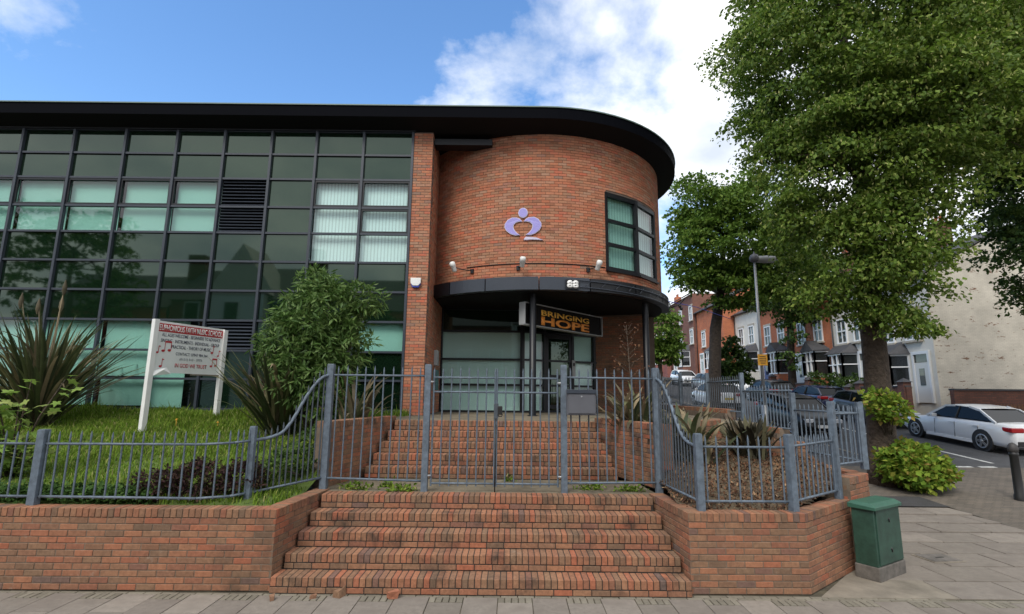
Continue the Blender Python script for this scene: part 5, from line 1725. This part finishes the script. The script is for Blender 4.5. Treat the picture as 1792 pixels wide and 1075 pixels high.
# ground cover and weeds
P = np.stack([nrg.uniform(-9, -4.6, 5200), nrg.normal(7.0, .11, 5200), np.zeros(5200)], 1)
P[:, 1] = np.clip(P[:, 1], 6.82, 7.5)
P[:, 2] = 0.93 + (P[:, 1] - 6.8) * .168 + nrg.uniform(0, .13, len(P))
V, F = leaf_cloud(P, 0.06, .85, up=.8)
tag(np_mesh('ground_cover', V, F, 'ivy'), 'leafy green ground cover along the foot of the lawn railing', 'ground cover', kind='stuff')
for (x, y, r, n, lab) in ((-2.35, 8.12, .22, 150, 'flat green weed on the landing by the left railing post'), (-1.62, 8.02, .20, 170, 'green weed tuft on the landing beside the left gate post'),
                          (-1.95, 8.35, .10, 70, 'upright weed on the landing between the left railing posts'), (1.25, 8.3, .22, 130, 'yellowish weed patch on the landing under the letter box'),
                          (1.85, 8.2, .20, 130, 'green weed patch on the landing by the right railing post'), (-0.02, 8.98, .10, 50, 'little weed at the foot of the upper steps')):
    P = np.stack([nrg.normal(x, r * .55, n), nrg.normal(y, r * .25, n), 0.915 + np.abs(nrg.normal(0, .04, n))], 1)
    V, F = leaf_cloud(P, 0.07, .5, up=.6)
    tag(np_mesh('weed', V, F, 'grass'), lab, 'weed', 'weeds on the landing')
# small yellow flowers in the grass
for k in range(12):
    x, y = rng.uniform(-7.2, -4.6), rng.uniform(10.2, 12.2)
    z = lawn_z(x, y)
    o = MB().tube([(x, y, z - .01), (x, y, z + .16)], .003, 4).lathe([(.004, .15), (.022, .165), (.018, .18)], (x, y, z), 7).build('dandelion', 'sign_gold')
    tag(o, 'tiny yellow flower in the long grass near the notice board', 'flower', 'yellow flowers in the grass')
# ================================================================== TERRACE ACROSS THE SIDE STREET
principled('slate', (0.055, 0.055, 0.06), 0.75, var=0.25, vscale=3, bump=0.4, bscale=12)
principled('cream_render', (0.62, 0.59, 0.53), 0.9, var=0.08, vscale=2)
principled('stone_trim', (0.40, 0.36, 0.30), 0.85, var=0.15, vscale=4)
principled('upvc', (0.70, 0.71, 0.72), 0.4)
principled('door_blue', (0.05, 0.08, 0.22), 0.4)
principled('door_white', (0.62, 0.62, 0.60), 0.4)
principled('timber', (0.16, 0.075, 0.035), 0.8, var=0.4, vscale=6)
principled('curtain', (0.30, 0.29, 0.27), 0.9, var=0.3, vscale=3)
brick_tex_mat('orange_brick', (0.52, 0.155, 0.06), (0.44, 0.12, 0.05), (0.22, 0.15, 0.11))
brick_tex_mat('brown_brick', (0.20, 0.075, 0.05), (0.15, 0.06, 0.042), (0.16, 0.11, 0.09))
brick_tex_mat('pink_brick', (0.30, 0.09, 0.075), (0.22, 0.075, 0.06), (0.2, 0.13, 0.11))
brick_tex_mat('cream_brick', (0.52, 0.485, 0.41), (0.49, 0.455, 0.385), (0.42, 0.385, 0.33), patch=(0.17, 0.095, 0.06))
brick_tex_mat('garden_brick', (0.17, 0.065, 0.042), (0.12, 0.05, 0.036), (0.07, 0.055, 0.045))

def sash(parent, x, y, z, w, h, cross=True, arch=False):
    """window in a wall that faces -X: centre y, sill height z"""
    wd = MB()
    t = 0.09
    for yy in (y - w / 2 + t / 2, y + w / 2 - t / 2): wd.box((x - 0.03, yy, z + h / 2), (0.10, t, h))
    for zz in (z + t / 2, z + h - t / 2): wd.box((x - 0.031, y, zz), (0.10, w - .01, t))
    wd.box((x - 0.02, y, z + h * .5), (0.07, w - t, 0.07))
    if cross: wd.box((x - 0.019, y, z + h / 2), (0.06, 0.06, h - t))
    o = wd.build('window', 'upvc', parent)
    MB().box((x - 0.005, y, z + h / 2), (0.01, w - t, h - t)).build('pane', 'pane_far', o)
    MB().box((x + 0.0 - 0.001, y, z + h / 2), (0.004, w - t - .02, h - t - .02)).build('curtain', 'curtain', o)
    MB().box((x - 0.07, y, z - 0.06), (0.2, w + 0.2, 0.11)).build('sill', 'stone_trim', o)
    MB().box((x - 0.02, y, z + h + 0.10), (0.08, w + 0.22, 0.19)).build('lintel', 'stone_trim', o)
    return o

def bay(parent, x, y, z, w, h, mat, roofm='slate', pediment=False):
    """three-sided bay with windows and a small roof"""
    d = 0.75; s = 0.42
    pl = [(x, y - w / 2), (x, y + w / 2), (x - d, y + w / 2 - s), (x - d, y - w / 2 + s)]
    b = MB().prism(pl, z - 0.2, z + 0.75).build('bay', mat, parent)
    g = MB()
    fr = MB()
    cx = sum(p[0] for p in pl) / 4
    ins = [(px + 0.07 * (1 if px < x else 0), py) for px, py in pl]
    g.prism(ins, z + 0.75, z + h)
    g.build('pane', 'pane_far', b)
    edges = [(pl[1], pl[2]), (pl[2], pl[3]), (pl[3], pl[0])]
    for a, c in edges:
        n_ = 3 if (a, c) == edges[1] else 1
        for k in range(n_ + 1):
            f = k / n_
            q = Vector(a).lerp(Vector(c), f)
            fr.box((q.x, q.y, z + (h + .75) / 2), (0.11, 0.11, h - .75))
        for zz, tt in ((z + .79, .10), (z + .75 + (h - .75) * .6, .07), (z + h - .05, .12)):
            fr.beam((*a, zz), (*c, zz), 0.10, tt)
    fr.build('bay_frame', 'upvc', b)
    rt = MB()
    zz = z + h
    ol = [(x, y - w / 2 - .15), (x, y + w / 2 + .15), (x - d - .18, y + w / 2 - s + .1), (x - d - .18, y - w / 2 + s - .1)]
    if pediment:
        rt.add([(*p, zz) for p in ol] + [(x - d - .18, y, zz + .75), (x, y, zz + .8), (x, y - w / 2 - .15, zz + .12), (x, y + w / 2 + .15, zz + .12)],
               [(3, 2, 1, 0), (3, 4, 2), (2, 4, 5, 7), (3, 6, 5, 4), (2, 7, 1), (0, 6, 3)])
    else:
        rt.add([(*p, zz) for p in ol] + [(x, y - w / 2 + .25, zz + .7), (x, y + w / 2 - .25, zz + .7)], [(3, 2, 1, 0), (3, 4, 5, 2), (2, 5, 1), (0, 4, 3)])
    rt.build('bay_roof', roofm, b)
    return b

HX = 22.0
def house(label, y0, y1, zf, eave, mat, dmat='door_white', wins=2, pediment=False, storeys=2, x=HX, gable_mat=None, bay_side=-1, has_bay=True, chim='garden_brick', ridge=2.6, mirrored=False):
    t = thing('terrace_house', label, 'house', (x, (y0 + y1) / 2, zf - 1.0), group='terrace houses along the side street')
    dx = 9.0
    ym = (y0 + y1) / 2
    MB().box((x + dx / 2, ym, (zf - 1.6 + eave) / 2), (dx, y1 - y0 - 0.012, eave - zf + 1.6)).build('wall', mat, t)
    rf = MB()
    rp = [(x - .28, eave - .06), (x + dx / 2, eave + ridge), (x + dx + .28, eave - .06), (x + dx + .28, eave + .06), (x + dx / 2, eave + ridge + .14), (x - .28, eave + .06)]
    k = len(rp)
    rf.add([(a, y0 - .03, b) for a, b in rp] + [(a, y1 - .05, b) for a, b in rp], [tuple(range(k)), tuple(range(2 * k - 1, k - 1, -1))] + [(i, k + i, k + (i + 1) % k, (i + 1) % k) for i in range(k)])
    r_ = rf.build('roof', 'slate', t)
    if gable_mat:
        gb = MB()
        gp = [(x + .01, zf - 1.6), (x + dx, zf - 1.6), (x + dx, eave), (x + dx / 2, eave + ridge - .08), (x + .01, eave)]
        gb.add([(a, y0 - 0.0, b) for a, b in gp] + [(a, y0 + .25, b) for a, b in gp], [tuple(range(5)), (9, 8, 7, 6, 5)] + [(i, 5 + i, 5 + (i + 1) % 5, (i + 1) % 5) for i in range(5)])
        gb.build('gable_wall', gable_mat, t)
    ch = MB().box((x + dx / 2, y1 - .5, eave + ridge + .6), (.75, .9, 2.0)).build('chimney', chim, r_)
    for q in (-.2, .2):
        MB().lathe([(.11, 0), (.11, .35), (.14, .38), (.14, .42)], (x + dx / 2, y1 - .5 + q, eave + ridge + 1.58), 10).build('chimney_pot', 'orange_brick', ch)
    gt = MB().tube([(x - .3, y0, eave - .02), (x - .3, y1 - .06, eave - .02)], .06, 6).build('gutter', 'lock_black', r_)
    MB().tube([(x - .09, y1 - .25, eave - .1), (x - .09, y1 - .25, zf - .8)], .045, 6).build('downpipe', 'lock_black', t)
    w = y1 - y0
    yb = ym + bay_side * w * 0.17
    yd = ym - bay_side * w * 0.30
    if has_bay:
        bay(t, x, yb, zf + .1, 2.3, 2.55, mat, pediment=pediment)
    else:
        sash(t, x, yb, zf + .9, 1.4, 1.7)
    d_ = MB().box((x - .03, yd, zf + 1.05), (.08, .92, 2.1)).build('door', dmat, t)
    MB().box((x - .08, yd, zf + 1.35), (.03, .34, .9)).build('door_light', 'pane_far', d_)
    MB().box((x - .025, yd, zf + 2.35), (.06, .92, .42)).build('fanlight', 'pane_far', d_)
    fr = MB()
    for s in (-.52, .52): fr.box((x - .04, yd + s, zf + 1.28), (.14, .12, 2.6))
    fr.box((x - .04, yd, zf + 2.64), (.141, 1.18, .16))
    fr.build('door_frame', 'upvc', d_)
    for st in range(1, storeys):
        zz = zf + 3.35 + (st - 1) * 2.7
        for k in range(wins):
            yy = ym + (k - (wins - 1) / 2) * w * .42
            sash(t, x, yy, zz, 1.05, 1.65)
    return t

house('white-painted end terrace house with a cream brick gable wall', 26.6, 31.0, 2.15, 8.9, 'cream_render', 'door_white', 2, False, gable_mat='cream_brick', bay_side=1)
house('white rendered terrace house next to the end gable house', 31.0, 35.0, 2.55, 9.1, 'cream_render', 'door_white', 2, False, bay_side=1)
house('orange brick terrace house with a pointed bay roof behind the hedge', 35.0, 40.0, 2.95, 9.5, 'orange_brick', 'door_white', 2, True)
house('orange brick terrace house with a blue door opposite the lamp post', 40.0, 45.2, 3.35, 9.9, 'orange_brick', 'door_blue', 2, True)
house('pale fronted terrace house between two orange brick ones', 45.2, 50.2, 3.8, 10.2, 'cream_render', 'door_white', 2, False)
house('orange brick house stepping forward with a blank side wall', 50.2, 57.5, 4.3, 11.6, 'orange_brick', 'door_white', 2, False, x=20.9, gable_mat='orange_brick', chim='orange_brick')
house('brown three-storey brick house with white windows at the top of the street', 57.5, 66, 4.9, 14.0, 'brown_brick', 'door_white', 3, False, storeys=3, x=20.6, chim='orange_brick')
house('pinkish brick house at the far end of the street', 66, 75, 5.6, 12.6, 'pink_brick', 'door_white', 3, False, x=20.0, chim='orange_brick')
house('farthest low brick house closing the street on the left', 75, 86, 6.0, 12.2, 'pink_brick', 'door_white', 3, False, x=18.0)

# garden walls in front
def garden_wall(label, y0, y1, zt, x=20.45, mat='garden_brick'):
    t = thing('garden_wall', label, 'wall', (x, (y0 + y1) / 2, gz((y0 + y1) / 2)))
    MB().box((x + .11, (y0 + y1) / 2, (gz(y0) - .3 + zt) / 2), (.22, y1 - y0, zt - gz(y0) + .3)).build('brickwork', mat, t)
    MB().box((x + .11, (y0 + y1) / 2, zt + .04), (.32, y1 - y0, .08)).build('coping', 'slate', t)
    for yy in (y0 + .25, y1 - .25):
        MB().box((x + .11, yy, (gz(y0) + zt + .25) / 2), (.42, .42, zt + .25 - gz(y0))).build('pier', mat, t)
        c = MB(); c.add([(x - .17, yy - .28, zt + .25), (x + .39, yy - .28, zt + .25), (x + .39, yy + .28, zt + .25), (x - .17, yy + .28, zt + .25), (x + .11, yy, zt + .48)],
                        [(3, 2, 1, 0), (0, 1, 4), (1, 2, 4), (2, 3, 4), (3, 0, 4)])
        c.build('pier_cap', 'slate', t)
garden_wall('dark brick garden wall with capped piers before the end house', 26.8, 30.7, 2.95)
garden_wall('low brick garden wall under the hedge of the white house', 31.2, 35.0, 2.75)
garden_wall('brick garden wall before the orange house with the pointed bay', 35.4, 39.8, 3.3)
garden_wall('brick garden wall before the orange house with the blue door', 40.4, 45.0, 3.7)
# wall and timber fence running along the gable side
t = thing('garden_wall', 'dark brick side wall with slate coping below the cream gable', 'wall', (22.5, 24.0, gz(24)))
MB().box((24.4, 24.0, (gz(24) - .2 + 2.75) / 2), (8.0, .22, 2.75 - gz(24) + .2)).build('brickwork', 'garden_brick', t)
MB().box((24.4, 24.0, 2.79), (8.0, .32, .08)).build('coping', 'slate', t)
fn = thing('timber_fence', 'low brown picket fence behind the white saloon car', 'fence', (21, 22.6, gz(22.6)))
for k in range(44):
    x = 20.55 + k * .15
    z0 = gz(22.6)
    MB().prism([(x - .055, 0), (x + .055, 0), (x + .055, 1.05), (x, 1.15), (x - .055, 1.05)], -.012, .012,
               Matrix.Translation((0, 22.6, z0)) @ Matrix.Rotation(R(90), 4, 'X')).build('picket', 'timber', fn)
for zz in (.3, .85):
    MB().box((23.8, 22.64, gz(22.6) + zz), (6.7, .04, .08)).build('rail', 'timber', fn)

# ================================================================== CARS
principled('car_white', (0.74, 0.75, 0.76), 0.3, spec=0.5, coat=0.6)
principled('car_dark', (0.05, 0.053, 0.058), 0.3, coat=0.7)
principled('car_blue', (0.012, 0.02, 0.065), 0.28, coat=0.7)
principled('car_black', (0.008, 0.008, 0.009), 0.35, spec=0.3, coat=0.15)
principled('car_silver', (0.42, 0.43, 0.45), 0.3, metal=0.3, coat=0.6)
principled('car_glass', (0.006, 0.007, 0.008), 0.06, spec=0.22)
principled('tyre', (0.018, 0.018, 0.018), 0.85)
principled('rim', (0.45, 0.46, 0.48), 0.3, metal=0.7)
principled('tail_red', (0.35, 0.012, 0.015), 0.2, coat=0.5)
principled('head_clear', (0.55, 0.57, 0.60), 0.15, coat=0.5)
principled('plate_yellow', (0.70, 0.52, 0.06), 0.5)
principled('plate_white', (0.70, 0.70, 0.68), 0.5)
principled('car_trim', (0.02, 0.02, 0.021), 0.6)

# side outlines, x from the nose (0) to the tail, z up; then the glass-house
CARS = {
 'saloon': dict(L=4.9, W=1.84, wb=(0.86, 3.82), wr=0.345,
    body=[(0.02, .42), (0.0, .58), (.08, .72), (.5, .83), (1.25, .94), (1.45, .97), (3.95, 1.03), (4.35, 1.05), (4.78, 1.02), (4.88, .92), (4.9, .62), (4.86, .38), (4.6, .26), (.35, .24)],
    cab=[(1.40, .95), (2.12, 1.40), (2.55, 1.465), (3.15, 1.46), (3.55, 1.40), (4.28, 1.04)], pil=(1.92, 2.72, 3.62)),
 'hatch': dict(L=4.1, W=1.76, wb=(0.80, 3.35), wr=0.31,
    body=[(0.02, .42), (0.0, .58), (.10, .76), (.55, .90), (1.0, 1.0), (3.4, 1.06), (3.9, 1.08), (4.05, .98), (4.1, .65), (4.06, .38), (3.85, .26), (.35, .24)],
    cab=[(.98, .98), (1.62, 1.38), (2.05, 1.47), (3.0, 1.49), (3.55, 1.42), (3.95, 1.07)], pil=(1.5, 2.45, 3.35)),
 'suv': dict(L=4.5, W=1.86, wb=(0.88, 3.6), wr=0.36,
    body=[(0.02, .48), (0.0, .68), (.10, .92), (.6, 1.04), (1.15, 1.12), (3.7, 1.18), (4.3, 1.18), (4.46, 1.05), (4.5, .7), (4.45, .42), (4.2, .32), (.35, .30)],
    cab=[(1.10, 1.10), (1.75, 1.55), (2.2, 1.66), (3.4, 1.67), (3.95, 1.60), (4.36, 1.17)], pil=(1.65, 2.6, 3.6))}

def car(label, kind, paint, x, y, flip=False, group='cars parked across the side street'):
    S = CARS[kind]; L_, W = S['L'], S['W']
    t = thing('parked_car', label, 'car', (x, y, gz(y) - 0.09), group=group)
    # local: nose towards +y (away from the camera) unless flipped; pitched with the hill
    slope = math.atan2(gz(y + 2) - gz(y - 2), 4)
    t.rotation_euler = (slope if not flip else -slope, 0, math.pi if flip else 0)
    def P(sx, half, z):      # side outline x -> local y, nose at +y
        k = sx / L_
        tap = 1 - 0.16 * max(0, (0.16 - k) / 0.16) ** 1.6 - 0.11 * max(0, (k - 0.86) / 0.14) ** 1.6
        return (half * tap, L_ / 2 - sx, z)
    hw = W / 2
    bp0 = S['body']
    zl = bp0[-1][1]
    imax = max(range(len(bp0)), key=lambda q: bp0[q][0])
    upper = [(0.0, zl + .28)] + [p for p in bp0[2:imax + 1]]
    def interp(tab, x_):
        if x_ <= tab[0][0]: return tab[0][1]
        for (a, za), (b, zb_) in zip(tab[:-1], tab[1:]):
            if a <= x_ <= b: return za + (zb_ - za) * ((x_ - a) / max(1e-6, b - a))
        return tab[-1][1]
    sts = [0.0, .03, .08, .16, .3, .5, .75, 1.0, 1.3, 1.7, 2.1, 2.5, 2.9, 3.3, 3.6, 3.9] + [L_ - q for q in (.75, .5, .32, .18, .09, .03, 0.0)]
    sts = sorted(q for q in set(round(v, 3) for v in sts) if 0 <= q <= L_)
    rows_ = []
    for sx in sts:
        zu = interp(upper, sx)
        e = min(sx, L_ - sx)
        zb_ = zl + .10 * max(0, (.25 - e) / .25)
        if e < .2: zu = zb_ + (zu - zb_) * (1 - .18 * ((.2 - e) / .2) ** 2)
        h_ = zu - zb_
        half = [(0, zb_), (.80, zb_), (.955, zb_ + .05), (.985, zb_ + .22 * h_), (1.0, zb_ + .48 * h_), (.990, zb_ + .70 * h_), (.962, zb_ + .86 * h_), (.90, zb_ + .965 * h_), (.72, zb_ + 1.0 * h_), (0, zb_ + 1.02 * h_)]
        e2 = 1 - .10 * max(0, (.10 - e) / .10) ** 2
        ring = [P(sx, hw * f * e2, z) for f, z in half] + [P(sx, -hw * f * e2, z) for f, z in half[-2:0:-1]]
        rows_.append(ring)
    nr = len(rows_[0])
    bmb = MB()
    bmb.add([q for ring in rows_ for q in ring], [(i * nr + k, i * nr + (k + 1) % nr, (i + 1) * nr + (k + 1) % nr, (i + 1) * nr + k) for i in range(len(rows_) - 1) for k in range(nr)]
            + [tuple(range(nr))[::-1], tuple((len(rows_) - 1) * nr + k for k in range(nr))], smooth=True)
    body = bmb.build('body', paint, t, True)
    bm = bmesh.new(); bm.from_mesh(body.data); bmesh.ops.recalc_face_normals(bm, faces=bm.faces); bm.to_mesh(body.data); bm.free()
    # glass-house: glass shell with painted roof and pillars over it
    cab = S['cab']; m = len(cab)
    def hwid(z):
        zb, zt_ = cab[0][1], max(c[1] for c in cab)
        return hw * (0.93 - 0.20 * (z - zb) / (zt_ - zb))
    gl = MB()
    ring_l = [P(sx, -hwid(z), z) for sx, z in cab]; ring_r = [P(sx, hwid(z), z) for sx, z in cab]
    gl.add(ring_l + ring_r, [tuple(range(m)), tuple(range(2 * m - 1, m - 1, -1))] + [(i, m + i, m + i + 1, i + 1) for i in range(m - 1)] + [(m - 1, 2 * m - 1, m, 0)])
    gl.build('windows', 'car_glass', t, True, bevel=.03)
    rfm = MB()
    seq = [(sx, z + .012) for sx, z in cab[1:-1]]
    k = len(seq); vs_ = []
    for sx, z in seq:
        w_ = hwid(z)
        vs_ += [P(sx, -w_ - .015, z - .03), P(sx, -w_ * .9, z + .015), P(sx, 0, z + .03), P(sx, w_ * .9, z + .015), P(sx, w_ + .015, z - .03)]
    rfm.add(vs_, [(i * 5 + j, i * 5 + j + 1, (i + 1) * 5 + j + 1, (i + 1) * 5 + j) for i in range(k - 1) for j in range(4)], smooth=True)
    rfm.build('roof', paint, t, True)
    for s in (-1, 1):
        pm = MB()
        for (x0, z0), (x1, z1) in ((cab[0], cab[1]), (cab[1], cab[2]), (cab[-2], cab[-1]), (cab[-3], cab[-2])):
            pm.beam(P(x0, s * (hwid(z0) + .006), z0), P(x1, s * (hwid(z1) + .006), z1 - .02), .05, .07)
        pm.build('pillar', paint, t, True)
        bm_ = MB()
        zt_ = cab[2][1]
        bm_.beam(P(S['pil'][1], s * (hwid(cab[0][1] + .04) + .004), cab[0][1] + .04), P(S['pil'][1] + .05, s * (hwid(zt_) + .004), zt_ - .04), .03, .08)
        bm_.build('door_pillar', 'car_trim', t, True)
        for wx in S['wb']:
            wy = L_ / 2 - wx
            mw = Matrix.Translation((s * (hw - .095), wy, S['wr'])) @ Matrix.Rotation(R(90) * s, 4, 'Y')
            r_ = S['wr']
            ty = MB().lathe([(r_ * .62, -.10), (r_ * .93, -.10), (r_, -.07), (r_, .07), (r_ * .93, .10), (r_ * .66, .10)], n=24, mat=mw).build('tyre', 'tyre', t, True)
            rm = MB().lathe([(r_ * .58, .098), (r_ * .62, .108), (r_ * .69, .108), (r_ * .71, .098)], n=24, mat=mw, caps=False)
            for q in range(5):
                a = q * 2 * math.pi / 5 + .3
                rm.box((r_ * .34, r_ * .07, .106), (r_ * .60, r_ * .07, .02), mat=mw @ rz(a)); rm.box((r_ * .34, -r_ * .07, .106), (r_ * .60, r_ * .07, .021), mat=mw @ rz(a))
            rm.lathe([(r_ * .14, .09), (r_ * .14, .12), (r_ * .08, .125)], n=12, mat=mw)
            rm.build('rim', 'rim', ty, True)
            ma = Matrix.Translation((s * (hw - .09), wy, S['wr'] + .012)) @ Matrix.Rotation(R(90) * s, 4, 'Y')
            MB().lathe([(r_ * 1.13, -.06), (r_ * 1.15, .092), (r_ * 1.12, .094)], n=28, mat=ma).build('wheel_arch', 'car_trim', t, True)
        zt2 = S['body'][8][1] if kind == 'saloon' else 1.0
        za = .86 if kind == 'saloon' else .95
        a = P(L_ - .16, s * (hw - .02), za); 
        MB().box((s * (hw * .73), -L_ / 2 + .07, za), (hw * .46, .13, .16)).box((s * (hw * .90), -L_ / 2 + .20, za), (.09, .34, .15)).build('tail_light', 'tail_red', t, True, bevel=.03)
        MB().box((s * (hw * .62), L_ / 2 - .12, .66 if kind != 'suv' else .84), (hw * .42, .22, .15)).build('headlight', 'head_clear', t, True, bevel=.03)
        mm = P(cab[0][0] + .45, s * (hw + .05), cab[0][1] + .06)
        MB().box(mm, (.20, .12, .13)).build('mirror', paint, t, True, bevel=.03)
        hd = MB()
        for hx in (S['pil'][1] - .12, S['pil'][2] - .02):
            hd.box(P(hx, s * (hw + .004), .84 if kind != 'suv' else .95), (.03, .20, .03))
        hd.build('handle', paint, t, True)
        sk = MB().box((s * (hw - .03), 0.0, zl + .03), (.06, S['wb'][1] - S['wb'][0] - .85, .09)).build('side_skirt', paint if kind == 'saloon' else 'car_trim', t, True)
        ln = MB()
        for hx in (S['pil'][0] - .1, S['pil'][1], S['pil'][2] + .05):
            pz = .6
            ln.box(P(hx, s * (hw * .995), pz), (.012, .010, .55))
        ln.build('door_seam', 'car_trim', t, True)
    MB().box((0, -L_ / 2 + .02, .42), (W * .78, .10, .16)).build('rear_bumper_trim', 'car_trim', t, True, bevel=.02)
    MB().box((0, -L_ / 2 - .005, .80 if kind == 'saloon' else .72), (.52, .02, .12)).build('number_plate', 'plate_yellow', t, True)
    MB().box((0, L_ / 2 + .002, .45), (.52, .02, .12)).build('number_plate', 'plate_white', t, True)
    MB().box((0, L_ / 2 - .03, .52), (W * .5, .08, .22)).build('grille', 'car_trim', t, True, bevel=.02)
    return t

car('white saloon car seen from behind, nearest in the row of parked cars', 'saloon', 'car_white', 17.4, 19.8)
car('dark grey car parked nose towards the back, just beyond the white saloon', 'hatch', 'car_dark', 17.5, 25.3, True)
car('dark blue hatchback with a red tail light in front of the hedge', 'hatch', 'car_blue', 17.6, 30.2)
car('black hatchback parked beyond the dark blue hatchback', 'hatch', 'car_black', 17.5, 35.2)
car('white sport utility car parked up the hill by the street lamp', 'suv', 'car_white', 17.4, 40.3, True)
car('silver hatchback high on the hill behind the boundary railing', 'hatch', 'car_silver', 17.4, 46.0)
car('white hatchback farthest up the hill in the row', 'hatch', 'car_white', 17.4, 52.0, True)
car('black hatchback facing downhill on the near side behind the boundary railing', 'hatch', 'car_black', 12.4, 22.8, True, 'cars parked on the near side of the side street')
car('white hatchback on the near side farther up beyond the lamp post', 'hatch', 'car_white', 12.35, 31.5, False, 'cars parked on the near side of the side street')

# ================================================================== HOUSES OPPOSITE (seen mirrored in the glass)
def opposite(label, x0, x1, eave, mat, gable=None):
    t = thing('opposite_house', label, 'house', ((x0 + x1) / 2, -13.0, 0), group='houses across the main road mirrored in the glass')
    xm = (x0 + x1) / 2
    MB().box((xm, -17.0, eave / 2), (x1 - x0 - .02, 8.0, eave)).build('wall', mat, t)
    rp = [(-12.7, eave - .05), (-17, eave + 3.4), (-21.3, eave - .05)]
    MB().add([(x0, a, b) for a, b in rp] + [(x1 - .03, a, b) for a, b in rp], [(0, 1, 2), (5, 4, 3), (0, 3, 4, 1), (1, 4, 5, 2), (0, 2, 5, 3)]).build('roof', 'slate', t)
    if gable:
        gx, gw, gh = gable
        MB().box((gx, -12.7, (eave + .3) / 2), (gw, 1.0, eave + .3)).build('front_bay', 'upvc', t)
        MB().add([(gx - gw / 2 - .3, -12.15, eave + .3), (gx + gw / 2 + .3, -12.15, eave + .3), (gx, -12.15, eave + gh), (gx - gw / 2 - .3, -16, eave + .3), (gx + gw / 2 + .3, -16, eave + .3), (gx, -16, eave + gh)],
                 [(0, 2, 1), (0, 3, 5, 2), (1, 2, 5, 4)]).build('gable', 'cream_render', t)
    for z in (1.2, 4.3, 7.2):
        if z + 1.8 > eave: continue
        for k in range(3):
            xx = x0 + (k + .5) * (x1 - x0) / 3
            yy = -12.98
            if gable and abs(xx - gable[0]) < gable[1] / 2: yy = -12.18
            w = MB().box((xx, yy, z + .9), (1.2, .1, 1.9)).build('window', 'upvc', t)
            MB().box((xx, yy + .06, z + .9), (1.0, .02, 1.7)).build('pane', 'car_glass', w)
    MB().box((x1 - .6, -17, eave + 3.9), (1.4, .9, 2.2)).build('chimney', 'garden_brick', t)
opposite('gabled white-fronted house mirrored in the middle of the glass facade', -26, -16, 9.2, 'brown_brick', (-20.6, 4.6, 4.4))
opposite('brick house mirrored at the right end of the glass facade', -16, -8, 8.4, 'orange_brick')
opposite('brick house mirrored in the porch glazing', -8, 0, 8.2, 'brown_brick')
opposite('white gabled house mirrored in the porch glass', 0, 9, 8.4, 'cream_render', (3, 3.6, 3.4))
opposite('brick house mirrored at the left end of the glass facade', -36, -26, 8.6, 'orange_brick')
tree('roadside_tree', 'tall tree mirrored in the left panes of the glass facade', (-31, -9.6, 0),
     [((-31, -9.6, -.1), .35), ((-31, -9.6, 5), .28), ((-31, -9.6, 12), .1)],
     [((-31, -9.6, 10.5), (4.2, 3, 4.2)), ((-28, -9.6, 9), (2, 2, 2)), ((-33.5, -9.6, 13), (3, 2.4, 2.6)), ((-29, -9.6, 13.4), (1.6, 1.6, 1.6))], 9000, 0.28, 'street_leaf', spread=.4)
